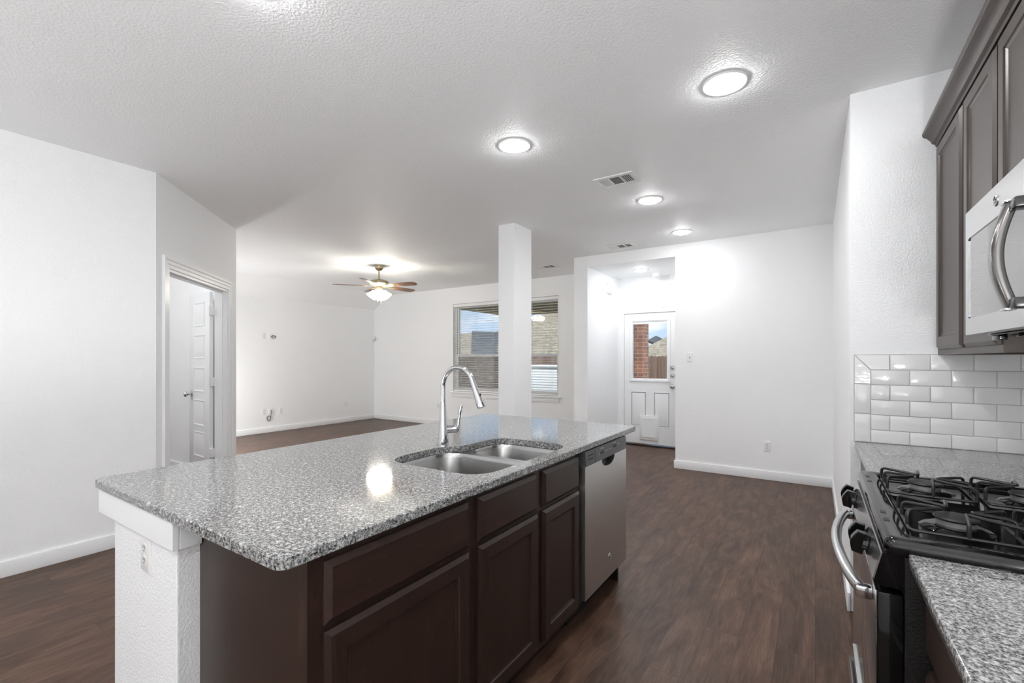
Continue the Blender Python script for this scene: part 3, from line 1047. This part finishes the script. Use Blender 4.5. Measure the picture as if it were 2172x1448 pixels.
m_.box(AX0 + .044, AX0 + .0455, 6.53, 6.61, 2.338, 2.344)
m_.build('grille_slot', 'grey_slot', ch, 0)
do = Vector((-1.945, 6.80, AZ))
sd = thing('smoke_detector', 'white round smoke detector on the alcove ceiling near the door', 'smoke detector', do)
MB(do).lathe([(0, -.0003), (.072, -.0003), (.072, -.010), (.068, -.012), (0, -.012)], do, n=28).build('mount', 'plastic', sd)
MB(do).lathe([(0, -.0122), (.058, -.0122), (.060, -.022), (.052, -.042), (.040, -.050), (0, -.052)], do, n=28).build('cover', 'plastic', sd)

# ------------------------------------------------------------------ recessed ceiling lamps
def downlight(x, y, z, label, lens='lens', r=.105):
    c = Vector((x, y, z))
    root = thing('ceiling_light', label, 'ceiling light', c, 0, 'recessed ceiling lights')
    t = MB(c)
    t.lathe([(r, -.0003), (r, -.004), (r * .97, -.0065), (r * .82, -.0075), (r * .80, -.0055), (r * .80, -.0003)], c, n=40, cap0=False, cap1=False)
    t.build('trim_ring', 'plastic', root)
    l_ = MB(c)
    l_.lathe([(r * .80, -.0035), (r * .79, -.010), (r * .66, -.017), (r * .38, -.022), (.0005, -.023)], c, n=32, cap0=False, cap1=True)
    l_.build('lens', lens, root)
downlight(-.385, 2.545, H, 'round recessed light nearest the upper cabinets, the largest in view')
downlight(-1.650, 2.522, H, 'round recessed light above the island')
downlight(-1.219, 4.046, H, 'round recessed light just beyond the large ceiling vent', 'lens_dim')
downlight(-1.229, 5.255, H, 'round recessed light nearest the far wall, farthest on the main ceiling', 'lens_dim')
downlight(-2.060, 6.400, AZ, 'round recessed light in the alcove ceiling above the back door', 'lens_dim')
downlight(-1.700, .880, H, 'round recessed light over the near end of the island')
downlight(-.385, .880, H, 'round recessed light over the aisle beside the range')
downlight(-.385, -.900, H, 'unseen round recessed light added behind the viewpoint, over the aisle')  # this and the next are unseen, added for more light
downlight(-1.700, -.900, H, 'unseen round recessed light added behind the viewpoint, beyond the island')

# ------------------------------------------------------------------ ceiling vents
def vent(x, y, label, lx=.315, ly=.225):
    c = Vector((x, y, H))
    root = thing('ceiling_vent', label, 'vent', c, 0, 'white ceiling vents')
    hx, hy = lx / 2, ly / 2
    z0, z1 = H - .0004, H - .009
    secs = [(-.125, -.050), (-.040, .040), (.050, .125)]
    yy = .075
    f = MB(c)
    holes = [[(x + a, y - yy), (x + a, y + yy), (x + b_, y + yy), (x + b_, y - yy)] for a, b_ in secs]
    f.plate([(x - hx, y - hy), (x + hx, y - hy), (x + hx, y + hy), (x - hx, y + hy)], holes, lambda p: (p[0], p[1], z0 - .002), lambda p: (p[0], p[1], z1))
    f.build('frame', 'plastic', root, 0)
    MB(c).box(x - .13, x + .13, y - .08, y + .08, z0 - .0018, z0).build('duct_opening', 'grey_slot', root, 0)
    for i, (a, b_) in enumerate(secs):
        l_ = MB(c)
        if i == 1:
            for k_ in range(9):
                yc = y - yy + (k_ + .5) * 2 * yy / 9
                l_.prism([(yc - .006, z1 + .0012), (yc + .002, z1 + .0052), (yc + .003, z1 + .0046), (yc - .005, z1 + .0004)], 'x', x + a, x + b_)
        else:
            sg = 1 if i == 0 else -1
            for k_ in range(5):
                xc = x + a + (k_ + .5) * (b_ - a) / 5
                l_.prism([(xc - sg * .005, z1 + .0012), (xc + sg * .003, z1 + .0052), (xc + sg * .0045, z1 + .0046), (xc - sg * .0035, z1 + .0004)], 'y', y - yy, y + yy)
        l_.build('louvers', 'plastic', root, 0)
vent(-1.295, 3.447, 'white louvered ceiling vent nearest the island lights, the largest in view')
vent(-2.005, 5.485, 'white louvered ceiling vent in front of the alcove header')
vent(-3.400, 6.090, 'white louvered ceiling vent beside the post, near the living room window')

# ------------------------------------------------------------------ ceiling fan
fc = Vector((-5.484, 4.651, H))
fan = thing('ceiling_fan', 'antique brass ceiling fan with five brown blades and lit glass shades', 'ceiling fan', fc)
MB(fc).lathe([(0, 0), (.066, 0), (.066, -.012), (.060, -.045), (.035, -.072), (.018, -.076), (0, -.076)], fc, n=28).build('canopy', 'antique_brass', fan)
MB(fc).lathe([(.012, -.074), (.012, -.195), (.028, -.200), (.030, -.213), (.0, -.213)], fc, n=16).build('downrod', 'antique_brass', fan)
mo = MB(fc).lathe([(0, -.208), (.05, -.210), (.120, -.222), (.142, -.240), (.142, -.275), (.125, -.290), (.085, -.300), (.08, -.312), (0, -.312)], fc, n=36)
mo.build('motor_housing', 'antique_brass', fan)
MB(fc).lathe([(0, -.3122), (.055, -.3122), (.058, -.345), (.048, -.372), (.030, -.388), (0, -.392)], fc, n=24).build('switch_housing', 'antique_brass', fan)
for k_ in range(5):
    a = R(12 + 72 * k_)
    d, t = Vector((math.cos(a), math.sin(a), 0)), Vector((-math.sin(a), math.cos(a), 0))
    zb = H - .305
    pit = R(-12)
    tt = t * math.cos(pit) + ZV * math.sin(pit)
    nn = d.cross(tt).normalized()
    bl = MB(fc)
    out = [(.205, -.048), (.24, -.056), (.605, -.066), (.655, -.034), (.655, .034), (.605, .066), (.24, .056), (.205, .048)]
    o_ = Vector((fc.x, fc.y, zb))
    bl.loft([[o_ + d * p + tt * q + nn * h for p, q in out] for h in (-.003, .003)])
    bob = bl.build('blade', 'blade', fan, 0)
    ir = MB(fc)
    ir.loft([[o_ + d * p + tt * q + nn * h for p, q in ((.10, -.012), (.16, -.014), (.20, -.034), (.27, -.036), (.285, 0), (.27, .036), (.20, .034), (.16, .014), (.10, .012))] for h in (-.009, -.0035)])
    ir.build('blade_iron', 'antique_brass', bob, 0)
for k_ in range(4):
    a = R(30 + 90 * k_)
    d = Vector((math.cos(a), math.sin(a), 0))
    ax = (d * .62 - ZV * .78).normalized()
    base = Vector((fc.x, fc.y, H - .365)) + d * .045
    am = MB(fc).tube([Vector((fc.x, fc.y, H - .350)) + d * .045, base + ax * .03], .012, 10)
    arm = am.build('light_arm', 'antique_brass', fan)
    sh = MB(fc).lathe([(.020, .028), (.034, .040), (.046, .065), (.053, .095), (.070, .128), (.074, .134), (.0005, .112)], base, ax, 24, cap0=True, cap1=True)
    sh.build('glass_shade', 'shade_glass', arm)
for dx, ln in ((-.02, .215), (.035, .235)):
    p0 = Vector((fc.x + dx * .83 + .03, fc.y + dx * .55 - .03, H - .385))
    pc = MB(fc).tube([p0, p0 - ZV * (ln - .085)], .0016, 6)
    pc.lathe([(.0, 0), (.005, -.004), (.006, -.03), (.003, -.036), (0, -.037)], p0 - ZV * (ln - .085), n=10)
    pc.build('pull_chain', 'plastic', fan)

# ------------------------------------------------------------------ right-hand run: worktops, base cabinets
RC, RX = 0.902, 0.174
RY0, RY1 = 1.345, 2.105
def worktop(y0, y1, label):
    c = ((RX + XK) / 2, (y0 + y1) / 2, RC)
    mb = MB(c)
    q = [(RX + .003, RC), (RX, RC - .003), (RX, RC - CT + .003), (RX + .003, RC - CT), (XK - .001, RC - CT), (XK - .001, RC)]
    mb.prism(q, 'y', y0, y1)
    tag(mb.build('countertop', 'granite', None, 60), label, 'countertop')
worktop(RY1 + .003, YS - .001, 'speckled grey granite worktop between the range and the tiled wall')
worktop(-.70, RY0 - .003, 'speckled grey granite worktop in the near corner beside the range')
base_cabinet('dark espresso base cabinet between the range and the tiled wall', RY1 + .006, YS - .002, .215, XK - .002, -1,
             [(RY1 + .03, 2.56, .70, .845, 'drawer'), (2.58, YS - .03, .70, .845, 'drawer'), (RY1 + .03, 2.56, .13, .685, 'door'), (2.58, YS - .03, .13, .685, 'door')], top=RC - CT - .0005, group='base cabinets beside the range')
base_cabinet('dark espresso base cabinet under the near worktop beside the range', .42, RY0 - .008, .215, XK - .002, -1,
             [(.445, RY0 - .030, .705, .848, 'drawer'), (.445, RY0 - .030, .13, .668, 'door')], top=RC - CT - .0005, group='base cabinets beside the range')

# ------------------------------------------------------------------ gas range
RO = (.46, (RY0 + RY1) / 2, 0)
rg = thing('gas_range', 'black and stainless gas range with four burners between the granite worktops', 'range', RO)
MB(RO).box(.168, .79, RY0 + .001, RY1 - .001, .06, .890).build('body', 'black_side', rg, 0)
MB(RO).box(.21, .77, RY0 + .02, RY1 - .02, .0, .06).build('base', 'toe', rg, 0)
ct = MB(RO)
loops = []
cx0, cx1, cy0, cy1 = .130, .80, RY0 - .008, RY1 + .008
zb = .9035
for e, z, r in ((.006, .8925, .016), (0, zb, .018), (.001, .918, .018), (.007, .928, .016), (.016, .931, .014), (.046, .930, .014), (.056, .922, .012), (.060, .919, .012)):
    loops.append([(p[0], p[1], z) for p in rrect(cx0 + e, cx1 - e, cy0 + e, cy1 - e, r, 5)])
ct.loft(loops, True, True)
cook = ct.build('cooktop', 'black_gloss', rg, 40)
# control panel (slanted stainless face, black ends)
MB(RO).prism([(.1255, .8915), (.1105, .829), (.1135, .829), (.1285, .8915)], 'y', RY0 + .002, RY1 - .002).build('control_panel', 'steel_h', rg, 0)
MB(RO).prism([(.1290, .8915), (.1140, .829), (.125, .815), (.1675, .815), (.1675, .8915)], 'y', RY0 + .002, RY1 - .002).build('panel_backing', 'black_gloss', rg, 0)
pn = Vector((-.9724, 0, .2333))
for y in (1.995, 1.915, 1.560, 1.480):
    c = Vector((.1178, y, .860))
    kb = MB(RO).lathe([(0, 0), (.024, 0), (.024, .005), (.016, .008), (.015, .018), (0, .018)], c, pn, 24)
    ko = kb.build('knob', 'black_plastic', rg)
    up = Vector((0, 1, 0)).cross(pn).normalized()
    if up.z < 0:
        up = -up
    gr = MB(RO)
    yv = Vector((0, 1, 0))
    # deep grip bar whose outer face is gently arched
    prof_ = [(-.027, .012), (.027, .012)] + [(.027 - .054 * q / 10, .034 + .009 * math.sin(PI * q / 10)) for q in range(11)]
    gr.loft([[c + yv * w + up * (b_ * k_) + pn * (.012 + (h - .012) * k_) for b_, h in prof_] for w, k_ in ((-.0115, .93), (-.0095, 1), (.0095, 1), (.0115, .93))])
    gr.build('grip', 'black_gloss', ko)
# oven door
dr = MB(RO).box(.120, .1665, RY0 + .004, RY1 - .004, .265, .800, .003)
door = dr.build('oven_door', 'black_gloss', rg)
MB(RO).box(.1145, .1198, RY0 + .003, RY1 - .003, .740, .802, .0012).build('door_trim', 'steel_h', door)
MB(RO).box(.1165, .1198, RY0 + .003, RY1 - .003, .290, .739, .001).build('door_glass', 'black_glass', door)
MB(RO).box(.1145, .1198, RY0 + .003, RY1 - .003, .266, .289, .001).build('door_trim', 'steel_h', door)
hy0, hy1, hz = RY0 + .045, RY1 - .06, .780
hp = []
for k_ in range(25):
    t = k_ / 24
    y = hy0 + (hy1 - hy0) * t
    hp.append(Vector((.094 - .040 * math.sin(PI * t) ** 0.75, y, hz + .004 * math.sin(PI * t))))
hnd = MB(RO).tube(hp, .0140, 16)
han = hnd.build('oven_handle', 'steel_h', door)
for y in (hy0, hy1):
    MB(RO).box(.080, .1146, y - .014, y + .014, hz - .017, hz + .013, .005).build('bracket', 'chrome', han)
dwr = MB(RO).box(.1205, .1665, RY0 + .004, RY1 - .004, .075, .255, .002)
drw = dwr.build('warming_drawer', 'steel_h', rg)
MB(RO).prism([(.1205, .245), (.104, .248), (.100, .236), (.106, .226), (.1205, .226)], 'y', RY0 + .01, RY1 - .01).build('drawer_pull', 'steel_h', drw, 0)
# burners and grates
gz = .9225
def grate(x0, x1, y0, y1, burner_r):
    cxm, cym = (x0 + x1) / 2, (y0 + y1) / 2
    b_ = MB(RO).lathe([(0, .0), (burner_r * 1.75, .0), (burner_r * 1.5, .006), (burner_r * 1.05, .009), (0, .009)], (cxm, cym, .9192), n=28)
    bo = b_.build('burner', 'black_gloss', rg)
    MB(RO).lathe([(0, .0092), (burner_r * .93, .0092), (burner_r * .95, .020), (burner_r * .90, .0225), (0, .0225)], (cxm, cym, .9192), n=28).build('burner_head', 'aluminium', bo)
    MB(RO).lathe([(0, .0227), (burner_r * 1.05, .0227), (burner_r * 1.08, .026), (burner_r * 1.02, .0295), (0, .0305)], (cxm, cym, .9192), n=28).build('burner_cap', 'burner_cap', bo)
    g = MB(RO)
    r = .0042
    z0, z1 = gz + .003, gz + .040
    g.tube(fillet([(x0, y0, z0), (x1, y0, z0), (x1, y1, z0), (x0, y1, z0)], .012, 4, True), r, 8, closed=True)
    def hairpin(a, tip, b2):
        pa, pb = Vector(a), Vector(b2)
        tp = Vector(tip)
        pts = [(pa.x, pa.y, z0), (pa.x, pa.y, z1), (tp.x, tp.y, z1), (pb.x, pb.y, z1), (pb.x, pb.y, z0)]
        g.tube(fillet(pts, [0, .013, .008, .013, 0], 5), r, 8)
    w, l_ = x1 - x0, y1 - y0
    hairpin((x0, y1 - l_ * .04, 0), (cxm - .012, cym + .028, 0), (cxm - w * .02, y1, 0))      # far corner
    hairpin((x0, cym + l_ * .12, 0), (cxm - .026, cym + .002, 0), (x0, cym - l_ * .30, 0))    # front side
    hairpin((x1, cym + l_ * .30, 0), (cxm + .026, cym - .002, 0), (x1, cym - l_ * .12, 0))    # rear side
    hairpin((cxm + w * .02, y0, 0), (cxm + .012, cym - .028, 0), (x1, y0 + l_ * .04, 0))      # near corner
    g.build('grate', 'cast_iron', rg, 40)
for x0, x1, br in ((.190, .388, .040), (.412, .610, .036)):
    for y0, y1 in ((1.448, 1.645), (1.828, 2.025)):
        grate(x0, x1, y0, y1, br)
# row of small oval marks on the cooktop's front border
for y in (1.49, 1.56, 1.93, 2.00):
    mk = MB(RO)
    mk.loft([[(.150 + a, y + b_, h) for a, b_ in rrect(-.006, .006, -.014, .014, .0055, 4)] for h in (.9308, .9316)])
    mk.build('marking', 'burner_cap', cook)

# ------------------------------------------------------------------ tiled backsplash on the stub wall
tb = MB((.49, YS, 1.13))
tz = [1.357 - .0775 * k_ for k_ in range(7)]
def tile_box(x0, x1, z0, z1):
    g = .0016
    tilt = random.uniform(-.0012, .0012)
    t2 = random.uniform(-.0012, .0012)
    loops = []
    for ins, h in ((0, .0005), (0, .0062), (.0012, .0074), (.0035, .0079)):
        a0, a1, c0_, c1_ = x0 + g + ins, x1 - g - ins, z0 + g + ins, z1 - g - ins
        hh = lambda sx, sz: YS - h - (tilt * sx + t2 * sz) * (1 if h > .005 else 0)
        loops.append([(a0, hh(-1, -1), c0_), (a1, hh(1, -1), c0_), (a1, hh(1, 1), c1_), (a0, hh(-1, 1), c1_)])
    tb.loft(loops)
# bullnose column and mitred corner
bx0, bx1 = .172, .241
for z0, z1 in ((1.0515, 1.2055), (RC + .001, 1.0515)):
    tile_box(bx0, bx1, z0, z1)
def mitre(poly):
    ins = []
    cxp, czp = sum(p[0] for p in poly) / len(poly), sum(p[1] for p in poly) / len(poly)
    sh = lambda k_, h: [(cxp + (p[0] - cxp) * k_, YS - h, czp + (p[1] - czp) * k_) for p in poly]
    tb.loft([sh(.975, .0005), sh(.975, .0055), sh(.93, .0085)])
mitre([(bx0, 1.2055), (bx1, 1.2055), (bx1, tz[1]), (bx0, tz[0])])
mitre([(bx0, tz[0]), (bx1, tz[1]), (.318, tz[1]), (.318, tz[0])])
x = .318
while x < XK - .01:
    tile_box(x, min(x + .154, XK - .001), tz[1], tz[0])
    x += .154
for row in range(1, 6):
    z1, z0 = tz[row], max(tz[row + 1], RC + .001)
    x = bx1
    first = .077 if row % 2 == 0 else .154
    x2 = x + first
    while x < XK - .01:
        tile_box(x, min(x2, XK - .001), z0, z1)
        x, x2 = x2, x2 + .154
bs = tag(tb.build('tile_backsplash', 'tile', None, 40), 'glossy white subway tile backsplash beside the upper cabinets', 'backsplash')
MB((.49, YS, 1.13)).box(bx0 - .003, XK - .001, YS - .0045, YS, RC + .0005, tz[0] + .003).build('grout', 'grout', bs, 0)

# ------------------------------------------------------------------ upper cabinets
UF, UZ0, UZ1 = .500, 1.357, 2.385
CROWN = [(.515, 2.372), (.492, 2.374), (.489, 2.386), (.478, 2.392), (.474, 2.404), (.458, 2.424), (.446, 2.431), (.443, 2.436), (.441, 2.448), (.515, 2.448)]
def upper(label, y0, y1, z0, z1, doors):
    loc = ((UF + XK) / 2, (y0 + y1) / 2, z0)
    root = thing('upper_cabinet', label, 'cabinet', loc, 0, 'wall-hung cabinets above the range')
    MB(loc).box(UF, XK - .001, y0 + .0005, y1 - .0005, z0 + .025, z1).build('carcass', 'wood_v', root, 0)
    MB(loc).box(UF, UF + .02, y0 + .0005, y1 - .0005, z0, z0 + .0249).box(UF + .02, XK - .001, y0 + .0005, y0 + .015, z0, z0 + .0249).box(UF + .02, XK - .001, y1 - .015, y1 - .0005, z0, z0 + .0249).build('bottom_rail', 'wood_h', root, 0)
    for a, b_, c_, d_ in doors:
        cab_front(root, loc, UF, -1, a, b_, c_, d_, 'door')
    MB(loc).prism(CROWN, 'y', y0, y1).build('crown_moulding', 'wood_h', root, 40)
MY0, MY1 = 1.322, 2.080
upper('tall two-door espresso wall cabinet between the microwave and the textured wall', MY1, YS - .001, UZ0, UZ1, [(2.515, 2.950, 1.383, 2.350), (2.100, 2.470, 1.383, 2.350)])
upper('short espresso wall cabinet directly above the microwave', MY0, MY1, 1.815, UZ1, [(1.712, 2.066, 1.835, 2.350), (1.336, 1.690, 1.835, 2.350)])

# ------------------------------------------------------------------ microwave
MZ0, MZ1, MX = 1.414, 1.812, .412
MO = (.61, (MY0 + MY1) / 2, MZ0)
mw = thing('microwave', 'stainless over-the-range microwave with dark window and curved handle', 'microwave', MO)
MB(MO).box(.450, XK - .002, MY0 + .003, MY1 - .003, MZ0 + .004, MZ1 - .002).build('body', 'black_side', mw, 0)
df = MB(MO)
wy0, wy1, wz0, wz1 = 1.525, MY1 - .030, MZ0 + .052, MZ1 - .088
ro = rrect(MY0, MY1 - .001, MZ0, MZ1, .006, 3)
ri = rrect(wy0, wy1, wz0, wz1, .012, 4)
df.plate(ro, [list(reversed(ri))], lambda p: (MX, p[0], p[1]), lambda p: (.449, p[0], p[1]))
mdo = df.build('door', 'steel_h', mw, 20)
MB(MO).box(MX + .003, MX + .020, wy0 - .005, wy1 + .005, wz0 - .005, wz1 + .005).build('window', 'black_glass', mdo, 0)
hp = []
for k_ in range(21):
    t = k_ / 20
    hp.append((t, .040 + .026 * math.sin(PI * t)))
hm_ = MB(MO)
hy = 1.492
loops = []
for t, d in hp:
    z = MZ0 + .036 + .243 * t
    loops.append([(MX - d + a, hy + b_, z) for a, b_ in rrect(-.011, .011, -.020, .020, .009, 4)])
hm_.loft(loops)
mh = hm_.build('handle', 'handle_steel', mdo, 50)
for z in (MZ0 + .048, MZ0 + .268):
    MB(MO).box(MX - .050, MX + .001, hy - .055, hy - .012, z - .014, z + .010, .004).build('bracket', 'black_plastic', mh)
    MB(MO).box(MX - .056, MX - .036, hy - .018, hy + .018, z - (.016 if z < 1.6 else -.008), z - (.010 if z < 1.6 else -.014), .002).build('end_cap', 'chrome', mh)
badge(MO, (MX, 1.773, 1.768), (-1, 0, 0), .0155, mdo)
un = MB(MO)
un.box(.46, XK - .02, MY0 + .02, MY1 - .02, MZ0 - .004, MZ0 + .003).box(.50, .58, 1.86, 2.02, MZ0 - .012, MZ0 - .004, .003).box(.50, .58, 1.40, 1.56, MZ0 - .012, MZ0 - .004, .003).box(.465, .485, 1.98, 2.045, MZ0 - .020, MZ0 - .004, .002)
un.build('underside', 'black_gloss', mw)

# ------------------------------------------------------------------ outside
GZ = -0.35
struct(MB().box(-60, 40, 7.2, 90, GZ - .2, GZ), 'ground', 'lawn', smooth=0)
struct(MB().box(-6.6, 1.2, 7.06, 9.6, GZ, -.06), 'patio_slab', 'concrete', smooth=0)
struct(MB().box(-6.42, -2.70, 7.06, 9.45, 2.58, 2.80).box(-6.42, -2.70, 9.20, 9.45, 2.40, 2.58).box(-6.42, -6.25, 7.06, 9.20, 2.40, 2.58), 'patio_ceiling', 'soffit', smooth=0)
tag(MB((-3.05, 9.2, -.06)).box(-3.25, -2.855, 9.0, 9.39, -.06, 2.399).build('brick_pillar', 'brick', None, 0), 'red brick patio pillar seen through the back door glass', 'pillar')
fo = (-10.0, 18, GZ)
fn = thing('wooden_fence', 'weathered reddish cedar picket fence across the back yard', 'fence', fo)
pk = MB(fo)
x = -26.0
while x < 6.0:
    h_ = 1.455 + random.uniform(-.015, .015)
    y = 18 + random.uniform(-.008, .008)
    pk.prism([(x + .004, GZ + .03), (x + .136, GZ + .03), (x + .136, h_ - .03), (x + .10, h_), (x + .04, h_), (x + .004, h_ - .03)], 'y', y, y + .018)
    x += .14
pk.build('pickets', 'cedar', fn, 0)
rl = MB(fo)
for z in (.0, .55, 1.15):
    rl.box(-26, 6, 18.03, 18.07, z, z + .09)
rl.build('rails', 'cedar', fn, 0)
wb = (-5.9, 10.7, GZ)
bxx = thing('storage_box', 'white resin storage box standing outside the right-hand window', 'storage box', wb)
MB(wb).box(-6.45, -5.35, 10.5, 11.1, GZ + .0005, 1.10, .02).build('bin', 'white_resin', bxx)
MB(wb).box(-6.48, -5.32, 10.47, 11.13, 1.1005, 1.17, .02).build('lid', 'white_resin', bxx)

def roof(root, off, pts, mat, nm='roof_slope'):
    mb = MB(off)
    mb.loft([[Vector(p) for p in pts], [Vector(p) + Vector((0, .05, -.14)) for p in pts]])
    return mb.build(nm, mat, root, 0)
h1 = (-16, 25, GZ)
nh = thing('neighbour_house', 'tan shingled neighbour house with a shade-darkened roof slope behind the left window', 'house', h1)
MB(h1).box(-24, -12.2, 24.4, 30, GZ, 1.60).build('wall', 'brick_tan', nh, 0)
roof(nh, h1, [(-24.5, 24, 1.65), (-19.1, 24, 1.65), (-20.7, 26.5, 3.34), (-24.5, 26.5, 2.95)], 'roof_tan')
roof(nh, h1, [(-19.1, 23.9, 1.66), (-16.9, 23.9, 1.60), (-18.6, 26.35, 3.24), (-20.95, 26.35, 3.36)], 'roof_dark', 'shaded_roof_slope')  # shade side of the tan roof, darkened through its colour
roof(nh, h1, [(-17.2, 24, 1.65), (-11.0, 24, 1.65), (-14.6, 27.6, 4.48), (-15.3, 27.6, 4.58), (-18.9, 26.5, 3.30)], 'roof_tan')
roof(nh, h1, [(-11.0, 24.05, 1.65), (-9.6, 25.5, 1.65), (-12.0, 29, 4.6), (-14.6, 27.65, 4.5)], 'roof_dark')
h2 = (-5, 26, GZ)
nb = thing('gabled_house', 'pale shingled gable roof rising behind the fence outside the back door', 'house', h2)
MB(h2).box(-7.2, 3.0, 24.6, 31, GZ, 1.30).build('wall', 'brick_tan', nb, 0)
roof(nb, h2, [(-8.6, 24, 1.35), (2.0, 24, 1.35), (-2.0, 29.0, 4.8), (-4.9, 28.0, 3.95)], 'roof_tan')
roof(nb, h2, [(-9.5, 31, 2.6), (-6.0, 31, 1.2), (-9.0, 33, 2.75), (-9.5, 33, 3.0)], 'roof_dark')

# ------------------------------------------------------------------ fill lights added out of sight to brighten the rooms
def fill_point(name, loc, power, rad=.15):
    l_ = bpy.data.lights.new(name, 'POINT')
    l_.energy = power
    l_.shadow_soft_size = rad
    o_ = bpy.data.objects.new(name, l_)
    COL.objects.link(o_)
    o_.location = loc
fill_point('bedroom_fill', (-6.0, .6, 2.35), 42)  # unseen fill added to brighten the bedroom
def fill_spot_up(name, loc, power, rad=.2):
    l_ = bpy.data.lights.new(name, 'SPOT')
    l_.energy = power
    l_.spot_size = R(178)
    l_.spot_blend = .15
    l_.shadow_soft_size = rad
    o_ = bpy.data.objects.new(name, l_)
    COL.objects.link(o_)
    o_.location = loc
    o_.rotation_euler = (R(180), 0, 0)
fill_spot_up('kitchen_fill', (0.45, -.9, .88), 150)  # added upward fill behind the camera, lifts the kitchen ceiling
fill_spot_up('hall_fill', (-2.9, -1.2, .80), 24)  # added upward fill on the hall side, no lamp stands here
fill_point('living_room_fill', (-7.2, 2.75, .75), 50, .1)  # added fill hidden behind the diagonal wall
